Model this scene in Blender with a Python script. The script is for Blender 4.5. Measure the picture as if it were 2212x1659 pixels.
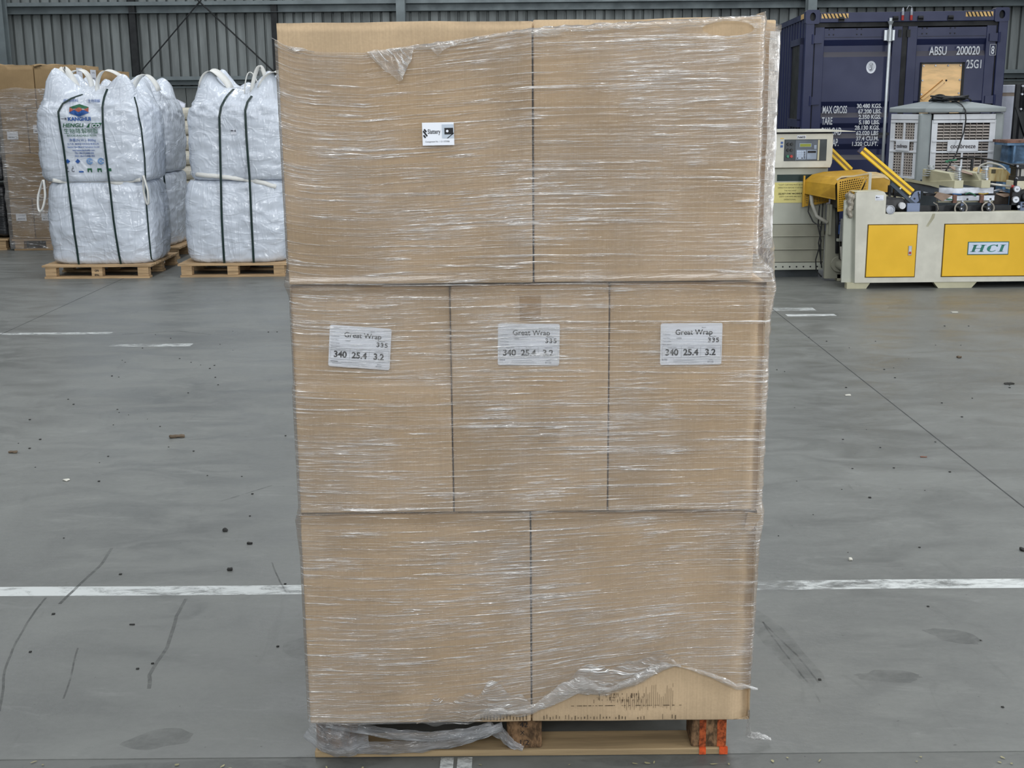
import bpy, bmesh, math, random
from mathutils import Vector, Matrix, noise
from mathutils.bvhtree import BVHTree

for o in list(bpy.data.objects):
    bpy.data.objects.remove(o)
SC = bpy.context.scene
COL = SC.collection
random.seed(7)

# ------------------------------------------------------------------ camera
PIT, ROLL = math.radians(12.95), 0.0085
_f = Vector((0, math.cos(PIT), -math.sin(PIT)))
_u = Vector((0, math.sin(PIT), math.cos(PIT)))
_r = Vector((1, 0, 0))
_uc = _u * math.cos(ROLL) + _r * math.sin(ROLL)
_rc = _r * math.cos(ROLL) - _u * math.sin(ROLL)
cd = bpy.data.cameras.new('camera')
cam = bpy.data.objects.new('camera', cd)
COL.objects.link(cam)
cd.sensor_width = 36.0
cd.lens = 36.0 * 2650 / 2212
cd.clip_end = 200
m = Matrix((_rc, _uc, -_f)).transposed().to_4x4()
m.translation = Vector((0, 0, 1.72))
cam.matrix_world = m
SC.camera = cam

# ------------------------------------------------------------------ world, lights, exposure
SC.view_settings.view_transform = 'Standard'
SC.view_settings.look = 'None'
SC.view_settings.gamma = 1.0
SC.view_settings.use_curve_mapping = False
SC.view_settings.exposure = 0.0
w = bpy.data.worlds.new('world')
SC.world = w
w.use_nodes = True
w.node_tree.nodes['Background'].inputs[0].default_value = (0.80, 0.90, 1.0, 1)
w.node_tree.nodes['Background'].inputs[1].default_value = 0.16


def area(name, loc, rot, sx, sy, power, color=(1, 1, 1)):
    d = bpy.data.lights.new(name, 'AREA')
    d.shape = 'RECTANGLE'
    d.size, d.size_y, d.energy, d.color = sx, sy, power, color
    o = bpy.data.objects.new(name, d)
    o.location, o.rotation_euler = loc, rot
    COL.objects.link(o)
    return o


R90 = math.pi / 2
DAY = (0.96, 0.985, 1.0)
# translucent roof sheets, running from the front of the shed to the back wall
for k, x in enumerate((-9.0, -3.0, 3.0, 9.0)):
    area('roof_skylight', (x, 9.0, 8.2), (0, 0, 0), 1.3, 28.0, 620, DAY)
# added front lamp, set high so film folds glint; open door on right side
area('added_front_lamp', (-0.5, -6.5, 6.0), (math.radians(66), 0, 0), 9.0, 2.4, 640, DAY)
area('side_door_daylight', (8.0, 1.5, 2.6), (R90, 0, math.radians(75)), 4.0, 4.6, 560, DAY)

# ------------------------------------------------------------------ node / material helpers
MATS = {}


def s2l(c):
    return tuple((x / 12.92 if x <= 0.04045 else ((x + 0.055) / 1.055) ** 2.4) for x in c)


def rgb(r, g, b):
    return s2l((r / 255, g / 255, b / 255)) + (1,)


def newmat(name):
    mt = bpy.data.materials.new(name)
    mt.use_nodes = True
    nt = mt.node_tree
    for n in list(nt.nodes):
        nt.nodes.remove(n)
    out = nt.nodes.new('ShaderNodeOutputMaterial')
    return mt, nt, out


class NT:
    """tiny node-graph writer"""
    def __init__(s, nt):
        s.nt = nt

    def n(s, typ, ins=None, **kw):
        nd = s.nt.nodes.new('ShaderNode' + typ)
        for k, v in kw.items():
            setattr(nd, k, v)
        for k, v in (ins or {}).items():
            if hasattr(v, 'node'):
                s.nt.links.new(v, nd.inputs[k])
            else:
                nd.inputs[k].default_value = v
        return nd

    def math(s, op, a, b=0.0, c=0.0, clamp=False):
        nd = s.n('Math', {0: a, 1: b, 2: c}, operation=op, use_clamp=clamp)
        return nd.outputs[0]

    def ramp(s, v, lo, hi, a=0.0, b=1.0):
        nd = s.n('MapRange', {'Value': v, 'From Min': lo, 'From Max': hi, 'To Min': a, 'To Max': b})
        nd.interpolation_type = 'SMOOTHSTEP'
        return nd.outputs[0]

    def noise(s, vec, scale, detail=3.0, rough=0.5, dist=0.0):
        return s.n('TexNoise', {'Vector': vec, 'Scale': scale, 'Detail': detail, 'Roughness': rough, 'Distortion': dist}).outputs[0]

    def mapv(s, vec, sc=(1, 1, 1), rot=(0, 0, 0), loc=(0, 0, 0)):
        return s.n('Mapping', {'Vector': vec, 'Scale': sc, 'Rotation': rot, 'Location': loc}).outputs[0]

    def mix(s, f, a, b):
        nd = s.n('Mix', data_type='RGBA')
        for i, v in ((0, f), (6, a), (7, b)):
            if hasattr(v, 'node'):
                s.nt.links.new(v, nd.inputs[i])
            else:
                nd.inputs[i].default_value = v
        return nd.outputs[2]


def mat(name, col, rough=0.5, metal=0.0, var=0.10, scale=6.0, bump=0.0, bscale=60.0, coat=0.0, stretch=(1, 1, 1), col2=None, spec=0.5):
    """procedural paint / metal / plastic with two scales of wear"""
    if name in MATS:
        return MATS[name]
    mt, nt, out = newmat(name)
    g = NT(nt)
    tc = g.n('TexCoord').outputs['Object']
    v = g.mapv(tc, stretch)
    n1 = g.noise(v, scale, 4.0, 0.6)
    c2 = col2 or tuple(max(0, x * (1 - 2.2 * var)) for x in col[:3]) + (1,)
    c1 = tuple(min(1, x * (1 + var)) for x in col[:3]) + (1,)
    c = g.mix(g.ramp(n1, 0.32, 0.68), c2, c1)
    p = g.n('BsdfPrincipled', {'Base Color': c, 'Roughness': g.ramp(n1, 0.3, 0.7, min(1, rough * 1.15), rough * 0.9), 'Metallic': metal,
                               'Coat Weight': coat, 'Coat Roughness': 0.15, 'Specular IOR Level': spec})
    if bump:
        b = g.n('Bump', {'Height': g.noise(v, bscale, 3.0), 'Distance': bump, 'Strength': 1.0})
        nt.links.new(b.outputs[0], p.inputs['Normal'])
    nt.links.new(p.outputs[0], out.inputs[0])
    MATS[name] = mt
    return mt


# ------------------------------------------------------------------ mesh helpers
class MB:
    def __init__(s):
        s.v, s.f, s.mi = [], [], []
        s.cur = 0

    def add(s, vs, fs, T=None):
        b = len(s.v)
        for p in vs:
            s.v.append(tuple(T @ Vector(p)) if T is not None else tuple(p))
        for f in fs:
            s.f.append(tuple(b + i for i in f))
            s.mi.append(s.cur)
        return s

    def box(s, x0, x1, y0, y1, z0, z1, T=None):
        vs = [(x, y, z) for x in (x0, x1) for y in (y0, y1) for z in (z0, z1)]
        return s.add(vs, [(0, 1, 3, 2), (4, 6, 7, 5), (0, 4, 5, 1), (2, 3, 7, 6), (0, 2, 6, 4), (1, 5, 7, 3)], T)

    def prism(s, poly, y0, y1, T=None):
        """poly in x,z (counter-clockwise seen from -Y) swept along Y"""
        n = len(poly)
        vs = [(x, y0, z) for x, z in poly] + [(x, y1, z) for x, z in poly]
        fs = [tuple(range(n)), tuple(range(2 * n - 1, n - 1, -1))]
        fs += [(i + n, (i + 1) % n + n, (i + 1) % n, i) for i in range(n)]
        return s.add(vs, fs, T)

    def tube(s, path, r, n=10, caps=True, T=None):
        pts = [Vector(p) for p in path]
        rs = r if isinstance(r, (list, tuple)) else [r] * len(pts)
        vs, fs = [], []
        prev = None
        for i, p in enumerate(pts):
            d = (pts[min(i + 1, len(pts) - 1)] - pts[max(i - 1, 0)])
            d = d.normalized() if d.length > 1e-9 else Vector((0, 0, 1))
            if prev is None:
                a = d.orthogonal().normalized()
            else:
                a = (prev - d * prev.dot(d))
                a = a.normalized() if a.length > 1e-6 else d.orthogonal().normalized()
            prev = a
            b = d.cross(a)
            for k in range(n):
                t = 2 * math.pi * k / n
                vs.append(tuple(p + (a * math.cos(t) + b * math.sin(t)) * rs[i]))
        for i in range(len(pts) - 1):
            for k in range(n):
                k2 = (k + 1) % n
                fs.append((i * n + k, i * n + k2, (i + 1) * n + k2, (i + 1) * n + k))
        if caps:
            fs.append(tuple(range(n - 1, -1, -1)))
            e = (len(pts) - 1) * n
            fs.append(tuple(range(e, e + n)))
        return s.add(vs, fs, T)

    def torus(s, c, axis, R, r, n=40, k=8):
        ax = Vector(axis).normalized()
        a = ax.orthogonal().normalized()
        b = ax.cross(a)
        c = Vector(c)
        vs, fs = [], []
        for i in range(n):
            t = 2 * math.pi * i / n
            d = a * math.cos(t) + b * math.sin(t)
            for j in range(k):
                q = 2 * math.pi * j / k
                vs.append(tuple(c + d * (R + r * math.cos(q)) + ax * r * math.sin(q)))
        for i in range(n):
            for j in range(k):
                fs.append((i * k + j, ((i + 1) % n) * k + j, ((i + 1) % n) * k + (j + 1) % k, i * k + (j + 1) % k))
        return s.add(vs, fs)

    def ribbon(s, path, wd, width, th=0.003, T=None):
        """flat band along path; wd = direction of its width at every point"""
        pts = [Vector(p) for p in path]
        vs, fs = [], []
        for i, p in enumerate(pts):
            d = (pts[min(i + 1, len(pts) - 1)] - pts[max(i - 1, 0)]).normalized()
            q = Vector(wd[i]) if isinstance(wd, list) else Vector(wd)
            q = (q - d * q.dot(d)).normalized()
            nn = d.cross(q)
            wi = width[i] if isinstance(width, list) else width
            for sw, sn in ((-1, -1), (1, -1), (1, 1), (-1, 1)):
                vs.append(tuple(p + q * (sw * wi / 2) + nn * (sn * th / 2)))
        for i in range(len(pts) - 1):
            for k in range(4):
                k2 = (k + 1) % 4
                fs.append((i * 4 + k, i * 4 + k2, (i + 1) * 4 + k2, (i + 1) * 4 + k))
        fs.append((3, 2, 1, 0))
        e = (len(pts) - 1) * 4
        fs.append((e, e + 1, e + 2, e + 3))
        return s.add(vs, fs, T)

    def rbox(s, x0, x1, y0, y1, z0, z1, r=0.01, n=(8, 8, 8), fn=None, T=None):
        """rounded box with a subdivided skin; fn(p, normal) -> p may sag it"""
        c0 = Vector((x0, y0, z0))
        sz = Vector((x1 - x0, y1 - y0, z1 - z0))
        ids, vs, fs = {}, [], []

        def ticks(L, k):
            inner = [r / L + (1 - 2 * r / L) * i / k for i in range(k + 1)]
            return [0, 0.4 * r / L] + inner + [1 - 0.4 * r / L, 1]
        tk = [ticks(sz[i], n[i]) for i in range(3)]

        def vid(i, j, k):
            key = (i, j, k)
            if key not in ids:
                p = Vector((tk[0][i] * sz.x, tk[1][j] * sz.y, tk[2][k] * sz.z))
                q = Vector([min(max(p[a], r), sz[a] - r) for a in range(3)])
                d = p - q
                nn = d.normalized() if d.length > 1e-9 else Vector((0, 0, 1))
                p = c0 + q + (nn * r if d.length > 1e-9 else Vector())
                if fn:
                    p = fn(p, nn)
                ids[key] = len(vs)
                vs.append(tuple(p))
            return ids[key]
        N = [len(t) - 1 for t in tk]
        for a in range(3):
            b, c = (a + 1) % 3, (a + 2) % 3
            for side in (0, N[a]):
                for i in range(N[b]):
                    for j in range(N[c]):
                        q = []
                        for di, dj in ((0, 0), (1, 0), (1, 1), (0, 1)):
                            k = [0, 0, 0]
                            k[a], k[b], k[c] = side, i + di, j + dj
                            q.append(vid(*k))
                        fs.append(tuple(q if side else q[::-1]))
        return s.add(vs, fs, T)

    def build(s, name, mt, parent=None, smooth=False, bevel=0.0, kind=None):
        me = bpy.data.meshes.new(name)
        me.from_pydata(s.v, [], s.f)
        for x in (mt if isinstance(mt, (list, tuple)) else [mt]):
            me.materials.append(x)
        me.polygons.foreach_set('material_index', s.mi)
        me.update()
        if smooth:
            me.polygons.foreach_set('use_smooth', [True] * len(s.f))
        o = bpy.data.objects.new(name, me)
        COL.objects.link(o)
        if parent is not None:
            attach(o, parent)
        if bevel:
            md = o.modifiers.new('bevel', 'BEVEL')
            md.width = bevel
            md.segments = 2
            md.limit_method = 'ANGLE'
        if smooth == 'auto' or bevel:
            me.polygons.foreach_set('use_smooth', [False] * len(s.f))
        if kind:
            o['kind'] = kind
        return o


WORLD = {}


def attach(o, parent):
    """parent o, whose mesh is in world coordinates, keeping it where it is"""
    o.parent = parent
    o.matrix_parent_inverse = WORLD.get(parent.name, Matrix.Identity(4)).inverted()


def thing(name, label, cat, loc=(0, 0, 0), rz=0.0, group=None):
    o = bpy.data.objects.new(name, None)
    o.empty_display_size = 0.2
    COL.objects.link(o)
    o.location = loc
    o.rotation_euler = (0, 0, rz)
    WORLD[o.name] = Matrix.Translation(Vector(loc)) @ Matrix.Rotation(rz, 4, 'Z')
    return tag(o, label, cat, group)


def tag(o, label, cat, group=None):
    o['label'], o['category'] = label, cat
    if group:
        o['group'] = group
    return o


def copy_tree(o, parent=None):
    c = o.copy()
    COL.objects.link(c)
    if parent is not None:
        c.parent = parent
    for ch in list(o.children):
        copy_tree(ch, c)
    return c


def text_into(mb, body, x, y, z, size, xs=1.0, bold=0.0, align='CENTER', shear=0.0, rot=0.0, T=None, space=1.0):
    """lettering that faces -Y, baseline at (x, z), added to mb"""
    cu = bpy.data.curves.new('t', 'FONT')
    cu.body = body
    cu.size = size
    cu.align_x = align
    cu.offset = bold
    cu.shear = shear
    cu.space_character = space
    cu.resolution_u = 4
    o = bpy.data.objects.new('t', cu)
    COL.objects.link(o)
    dg = bpy.context.evaluated_depsgraph_get()
    dg.update()
    me = bpy.data.meshes.new_from_object(o.evaluated_get(dg))
    c, s_ = math.cos(rot), math.sin(rot)
    vs = []
    for v in me.vertices:
        a, b = v.co.x * xs, v.co.y
        vs.append((x + a * c - b * s_, y, z + a * s_ + b * c))
    mb.add(vs, [tuple(p.vertices) for p in me.polygons], T)
    bpy.data.objects.remove(o)
    bpy.data.curves.remove(cu)
    bpy.data.meshes.remove(me)


def fbm(p, oct=3):
    return noise.fractal(Vector(p), 1.0, 2.0, oct, noise_basis='PERLIN_ORIGINAL')

# ------------------------------------------------------------------ special materials
def concrete(name, c_lo, c_hi, rough=0.5, streak=True):
    mt, nt, out = newmat(name)
    g = NT(nt)
    tc = g.n('TexCoord').outputs['Object']
    big = g.noise(g.mapv(tc, (0.35, 0.5, 1)), 1.0, 4.0, 0.6, 0.6)
    mid = g.noise(g.mapv(tc, (2.2, 4.5, 1), (0, 0, 0.25)), 1.0, 6.0, 0.68, 0.8)
    fin = g.noise(g.mapv(tc, (30, 45, 30)), 1.0, 5.0, 0.7)
    f = g.math('ADD', g.math('MULTIPLY', big, 0.45), g.math('ADD', g.math('MULTIPLY', mid, 0.4), g.math('MULTIPLY', fin, 0.15)))
    c = g.mix(g.ramp(f, 0.36, 0.64), c_lo, c_hi)
    # dark trowel / tyre scuffs
    sc = g.noise(g.mapv(tc, (7, 2.0, 1), (0, 0, -0.5)), 1.0, 5.0, 0.6, 1.5)
    c = g.mix(g.ramp(sc, 0.60, 0.80, 0.0, 0.38), c, tuple(x * 0.5 for x in c_lo[:3]) + (1,))
    # pale dusty brush marks
    du = g.noise(g.mapv(tc, (3.0, 9.0, 1), (0, 0, 0.35)), 1.0, 6.0, 0.7, 0.8)
    c = g.mix(g.ramp(du, 0.56, 0.74, 0.0, 0.22), c, tuple(min(1, x * 1.9) for x in c_hi[:3]) + (1,))
    # fine grit specks
    sp = g.noise(tc, 42.0, 1.0, 0.4)
    c = g.mix(g.ramp(sp, 0.78, 0.80, 0.0, 0.5), c, (0.02, 0.02, 0.02, 1))
    p = g.n('BsdfPrincipled', {'Base Color': c, 'Roughness': g.ramp(mid, 0.3, 0.7, rough * 0.8, rough * 1.25)})
    b = g.n('Bump', {'Height': g.math('ADD', fin, g.math('MULTIPLY', mid, 0.6)), 'Distance': 0.0012, 'Strength': 0.7})
    nt.links.new(b.outputs[0], p.inputs['Normal'])
    nt.links.new(p.outputs[0], out.inputs[0])
    return mt


M_FLOOR = concrete('polished_concrete', rgb(91, 93, 91), rgb(116, 118, 115), 0.42)
M_APRON = concrete('worn_concrete', rgb(84, 86, 84), rgb(106, 108, 105), 0.55)
M_DADO = concrete('precast_concrete', rgb(104, 109, 108), rgb(122, 127, 126), 0.8)


def worn_paint(name, col, lo=0.42, hi=0.56, sc=(9, 22, 1), top=1.0):
    mt, nt, out = newmat(name)
    g = NT(nt)
    tc = g.n('TexCoord').outputs['Object']
    a = g.noise(g.mapv(tc, (0.9, 0.9, 1)), 1.0, 2.0)
    n = g.noise(g.mapv(tc, sc, (0, 0, 0.5)), 1.0, 6.0, 0.75, 0.6)
    f = g.ramp(g.math('ADD', g.math('MULTIPLY', n, 0.6), g.math('MULTIPLY', a, 0.45)), lo, hi, 0.0, top)
    p = g.n('BsdfPrincipled', {'Base Color': col, 'Roughness': 0.55})
    t = g.n('BsdfTransparent')
    mx = g.n('MixShader', {0: f, 1: t.outputs[0], 2: p.outputs[0]})
    nt.links.new(mx.outputs[0], out.inputs[0])
    return mt


M_LINE = worn_paint('worn_white_line_paint', rgb(196, 200, 199), 0.40, 0.60)
M_SCUFF = worn_paint('dark_scuff', rgb(70, 73, 72), 0.36, 0.75, (14, 14, 1), 0.32)
M_RUSTSTAIN = worn_paint('ochre_stain', rgb(132, 124, 108), 0.44, 0.75, (1.5, 3, 1), 0.35)
M_YFLECK = mat('yellow_paint_fleck', rgb(150, 145, 112), 0.7)


def cardboard(name, c, tape=False):
    mt, nt, out = newmat(name)
    g = NT(nt)
    tc = g.n('TexCoord').outputs['Object']
    big = g.noise(g.mapv(tc, (3, 3, 4)), 1.0, 3.0, 0.55)
    flu = g.noise(g.mapv(tc, (190, 190, 3)), 1.0, 2.0)          # faint upright flutes
    fib = g.noise(tc, 160.0, 3.0, 0.6)
    f = g.math('ADD', g.math('MULTIPLY', big, 0.68), g.math('ADD', g.math('MULTIPLY', flu, 0.12), g.math('MULTIPLY', fib, 0.20)))
    col = g.mix(g.ramp(f, 0.36, 0.64), tuple(x * 0.86 for x in c[:3]) + (1,), tuple(min(1, x * 1.10) for x in c[:3]) + (1,))
    p = g.n('BsdfPrincipled', {'Base Color': col, 'Roughness': 0.78, 'Specular IOR Level': 0.25})
    b = g.n('Bump', {'Height': g.math('ADD', g.math('MULTIPLY', flu, 0.6), g.noise(tc, 22.0, 4.0)), 'Distance': 0.0016, 'Strength': 0.7})
    nt.links.new(b.outputs[0], p.inputs['Normal'])
    nt.links.new(p.outputs[0], out.inputs[0])
    return mt


M_CARD = cardboard('kraft_cardboard', rgb(189, 165, 134))
M_CARD2 = cardboard('kraft_cardboard_dull', rgb(158, 133, 98))
M_CARDTAPE = mat('kraft_tape', rgb(160, 128, 84), 0.35, var=0.06, scale=20)
M_CARDDULL = cardboard('tape_over_flutes', rgb(182, 157, 124))
M_CARDPALE = cardboard('scuffed_cardboard', rgb(206, 182, 146))
M_TICK = mat('dark_smudge', rgb(98, 82, 62), 0.8)


def film(name, haze=0.09, gain=0.74, gloss=0.12, su=1.5, sv=98.0, bump=0.0011, tint=(0.96, 0.95, 0.93, 1), tilt=0.0, rough=0.16, col=(0.92, 0.92, 0.92, 1), top=1.0):
    """stretched clear film: strands of bunched film scatter light, the folds tilt the gloss"""
    mt, nt, out = newmat(name)
    g = NT(nt)
    uv = g.n('UVMap').outputs[0]
    sx = g.n('SeparateXYZ', {0: uv})
    low = g.noise(g.mapv(uv, (1.6, 3.2, 1)), 1.0, 3.0, 0.6)
    pat = g.noise(g.mapv(uv, (7.0, 5.5, 1), loc=(3, 9, 0)), 1.0, 3.0, 0.65)
    ux, vx = sx.outputs[0], sx.outputs[1]
    def skew(k):
        return g.n('CombineXYZ', {0: ux, 1: g.math('ADD', vx, g.math('MULTIPLY', ux, k)), 2: 0.0}).outputs[0]
    A = g.noise(g.mapv(skew(0.012), (su, sv, 1)), 1.0, 2.5, 0.55, 0.25)
    B = g.noise(g.mapv(skew(-0.045), (su * 2.2, sv * 2.3, 1), loc=(5, 2, 0)), 1.0, 2.0, 0.5, 0.2)
    D = g.noise(g.mapv(skew(0.035), (su * 0.4, sv * 0.5, 1), loc=(1, 7, 0)), 1.0, 3.0, 0.55, 0.15)
    br = g.noise(g.mapv(uv, (17, sv * 1.2, 1), loc=(8, 1, 0)), 1.0, 2.0, 0.6)   # breaks strands into dashes

    def ridge(n, wd):
        return g.ramp(g.math('ABSOLUTE', g.math('SUBTRACT', n, 0.5)), 0.0, wd, 1.0, 0.0)
    rA, rB, rD = ridge(A, 0.030), ridge(B, 0.036), ridge(D, 0.013)
    mask = g.ramp(g.math('ADD', g.math('MULTIPLY', low, 0.65), g.math('MULTIPLY', pat, 0.35)), 0.42, 0.62)
    dash = g.ramp(br, 0.40, 0.60, 0.15, 1.0)
    st = g.math('ADD', g.math('MULTIPLY', rA, g.math('MULTIPLY', dash, g.ramp(mask, 0, 1, 0.12, 0.95))),
                g.math('ADD', g.math('MULTIPLY', rB, g.math('MULTIPLY', mask, 0.35)), g.math('MULTIPLY', rD, g.ramp(br, 0.3, 0.55, 0.35, 1.0))))
    hz = g.math('ADD', g.math('MULTIPLY', st, gain), g.ramp(low, 0.3, 0.7, haze * 0.5, haze * 1.6), clamp=True)
    hz = g.math('MINIMUM', hz, top)
    h = g.math('ADD', g.math('MULTIPLY', rA, 0.6), g.math('ADD', g.math('MULTIPLY', rB, 0.35), g.math('ADD', g.math('MULTIPLY', rD, 0.7), g.math('MULTIPLY', br, 0.25))))
    bp = g.n('Bump', {'Height': h, 'Distance': bump, 'Strength': 1.0})
    tr = g.n('BsdfTransparent', {'Color': tint})
    df = g.n('BsdfDiffuse', {'Color': col, 'Normal': bp.outputs[0]})
    tl = g.n('BsdfTranslucent', {'Color': col})
    sc_ = g.n('MixShader', {0: 0.25, 1: df.outputs[0], 2: tl.outputs[0]})
    base = g.n('MixShader', {0: hz, 1: tr.outputs[0], 2: sc_.outputs[0]})
    gl = g.n('BsdfGlossy', {'Color': (1, 1, 1, 1), 'Roughness': rough, 'Normal': bp.outputs[0]})
    fr = g.n('Fresnel', {'IOR': 1.45, 'Normal': bp.outputs[0]})
    gf = g.math('MULTIPLY', fr.outputs[0], g.math('ADD', g.math('MULTIPLY', st, 8.5), gloss * 9.0), clamp=True)
    gf = g.math('MINIMUM', gf, 0.62)
    fin = g.n('MixShader', {0: gf, 1: base.outputs[0], 2: gl.outputs[0]})
    nt.links.new(fin.outputs[0], out.inputs[0])
    return mt


M_FILM = film('stretch_film', top=0.46)
M_FILMEDGE = film('bunched_film', haze=0.22, gain=0.6, gloss=0.10, su=4, sv=55, bump=0.0014, col=(0.93, 0.93, 0.93, 1))
M_FILMBAND = film('bunched_band_film', haze=0.10, gain=0.75, gloss=0.12, su=2.0, sv=48, bump=0.0018)
M_FILMFAR = film('far_stretch_film', haze=0.14, gain=0.30, gloss=0.12, su=1.8, sv=20, bump=0.004, rough=0.22)
M_FILMGLARE = film('white_film_highlight', haze=2.2, gain=0.3, gloss=0.1, su=4, sv=30, bump=0.0012, col=(0.97, 0.97, 0.98, 1))  # opaque white: the corner film's highlight is put into this colour
M_FILMROPE = film('roped_film', haze=0.42, gain=0.4, gloss=0.08, su=3, sv=46, bump=0.0014, col=(0.55, 0.57, 0.6, 1))


def bagfabric(name, c, dirt=0.25, crinkle=0.010):
    """white woven bag under a clear crinkled cover: clear coat over the weave"""
    mt, nt, out = newmat(name)
    g = NT(nt)
    tc = g.n('TexCoord').outputs['Object']
    v = g.mapv(tc, (1, 1, 1.0))
    d = g.noise(g.mapv(tc, (2.2, 2.2, 1.4)), 1.0, 5.0, 0.65, 0.5)
    col = g.mix(g.ramp(d, 0.40, 0.70, dirt, 0.0), c, tuple(x * 0.55 for x in c[:3]) + (1,))
    w1 = g.noise(g.mapv(tc, (2.6, 2.6, 5), (0.3, 0.6, 0.2)), 1.0, 2.5, 0.5, 1.4)
    w2 = g.noise(g.mapv(tc, (7, 7, 1.8), (0, 0.7, 0)), 1.0, 2.0, 0.5, 0.8)
    rdg = g.ramp(g.math('ABSOLUTE', g.math('SUBTRACT', w1, 0.5)), 0.0, 0.10, 1.0, 0.0)
    rdg2 = g.ramp(g.math('ABSOLUTE', g.math('SUBTRACT', w2, 0.5)), 0.0, 0.07, 1.0, 0.0)
    h = g.math('ADD', g.math('MULTIPLY', rdg, 0.7), g.math('ADD', g.math('MULTIPLY', rdg2, 0.6), w1))
    bp = g.n('Bump', {'Height': h, 'Distance': crinkle, 'Strength': 0.9})
    p = g.n('BsdfPrincipled', {'Base Color': col, 'Roughness': 0.55, 'Coat Weight': 0.8, 'Coat Roughness': 0.14, 'Coat IOR': 1.6,
                               'Coat Normal': bp.outputs[0]})
    b2 = g.n('Bump', {'Height': h, 'Distance': crinkle * 0.30, 'Strength': 0.8})
    nt.links.new(b2.outputs[0], p.inputs['Normal'])
    nt.links.new(p.outputs[0], out.inputs[0])
    return mt


M_BAG = bagfabric('white_bag_fabric', rgb(214, 222, 234), 0.25, 0.012)
M_BAGTOP = bagfabric('clear_covered_bag_top', rgb(214, 218, 222), 0.35, 0.022)
M_CREAM = bagfabric('cream_sack', rgb(208, 204, 190), 0.2, 0.006)
M_WEB = mat('white_webbing', rgb(226, 226, 222), 0.8, var=0.06)

M_WOOD = mat('pale_pallet_timber', rgb(190, 160, 122), 0.8, var=0.16, scale=3, stretch=(1, 6, 18), bump=0.002, bscale=12)
M_PLYBOARD = mat('pallet_bottom_board', rgb(164, 142, 108), 0.75, var=0.12, scale=2.0, stretch=(1, 14, 30), bump=0.0006, bscale=18)
M_CHIP = mat('pressed_chip_block', rgb(122, 94, 66), 0.9, var=0.30, scale=70, bump=0.004, bscale=90, stretch=(1, 1, 0.6))
M_ORANGE = mat('orange_spray_paint', rgb(206, 82, 34), 0.7, var=0.18, scale=60)
M_ORANGE2 = mat('orange_paint_on_chip', rgb(158, 74, 34), 0.9, var=0.3, scale=70, bump=0.003, bscale=90)

M_STEEL = mat('galvanised_sheet', rgb(146, 152, 152), 0.55, 0.35, var=0.10, scale=1.2, stretch=(4, 4, 0.6))
M_STEEL2 = mat('galvanised_purlin', rgb(134, 144, 147), 0.5, 0.35, var=0.08, scale=2)
M_DARKSTEEL = mat('dark_steel', rgb(46, 48, 50), 0.6, 0.2)
M_BLACK = mat('black_plastic', rgb(24, 25, 27), 0.45)
M_BLACKMETAL = mat('black_metal', rgb(30, 32, 36), 0.45, 0.3)
M_WHITE = mat('white_label_paper', rgb(228, 232, 242), 0.5, var=0.03)
M_INK = mat('black_ink', rgb(18, 18, 24), 0.6, var=0.0)
M_INKGREY = mat('grey_ink', rgb(96, 100, 110), 0.6, var=0.0)
M_INKBLUE = mat('blue_print', rgb(40, 88, 160), 0.6, var=0.12, scale=30)
M_INKGREEN = mat('green_print', rgb(36, 98, 66), 0.6, var=0.12, scale=30)
M_INKRED = mat('rust_print', rgb(160, 84, 66), 0.6, var=0.08, scale=30)
M_INKLB = mat('light_blue_print', rgb(110, 150, 200), 0.6)
M_NAVY = mat('navy_container_paint', rgb(34, 42, 80), 0.42, var=0.06, scale=1.5)
_nt = M_NAVY.node_tree                                              # dust settles on every upward-facing ledge
_g = NT(_nt)
_p = next(n for n in _nt.nodes if n.type == 'BSDF_PRINCIPLED')
_c = _p.inputs['Base Color'].links[0].from_socket
_up = _g.n('SeparateXYZ', {0: _g.n('NewGeometry').outputs['Normal']}).outputs[2]
_nt.links.new(_g.mix(_g.ramp(_up, 0.30, 0.60, 0.0, 0.62), _c, rgb(96, 92, 90)), _p.inputs['Base Color'])
M_NAVYDARK = mat('navy_door_gasket', rgb(20, 22, 26), 0.6)
M_WLETTER = mat('white_stencil_paint', rgb(214, 218, 224), 0.6, var=0.08, scale=30)
M_HAZY = mat('hazard_yellow', rgb(226, 186, 120), 0.6)
M_PLY = mat('light_plywood', rgb(240, 194, 126), 0.5, var=0.10, scale=3, stretch=(1, 1, 4), coat=0.2)
M_PLYDARK = mat('varnished_batten', rgb(168, 116, 48), 0.5, var=0.1)
M_CHROME = mat('zinc_rod', rgb(196, 202, 206), 0.36, 0.55, var=0.05, scale=3)
M_ALU = mat('aluminium', rgb(170, 174, 182), 0.4, 0.7, var=0.16, scale=5)
M_CREAMPAINT = mat('cream_machine_paint', rgb(206, 204, 191), 0.5, var=0.06, scale=3.5)
M_BEIGE = mat('beige_machine_paint', rgb(186, 182, 154), 0.5, var=0.06, scale=4)
M_GREYGREEN = mat('grey_green_cabinet_paint', rgb(176, 178, 166), 0.5, var=0.05, scale=2)
M_OLIVESHADE = mat('shaded_olive_grey_paint', rgb(152, 151, 136), 0.55, var=0.06, scale=2)  # darkened grey-green: shade of inlet post and lower panels put into the colour
M_YELLOW = mat('yellow_panel_paint', rgb(236, 186, 30), 0.5, var=0.04, scale=2)
M_AMBER = mat('amber_guard_paint', rgb(202, 156, 44), 0.5, var=0.08, scale=5)
M_YBAR = mat('bright_yellow_bar', rgb(246, 200, 30), 0.35, var=0.03)
M_NOTICE = mat('yellow_notice_paper', rgb(216, 206, 134), 0.7, var=0.04)
M_BLUEGREY = mat('blue_grey_bracket', rgb(112, 124, 150), 0.5, 0.2)
M_SLATE = mat('slate_panel', rgb(84, 92, 102), 0.45)
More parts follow.
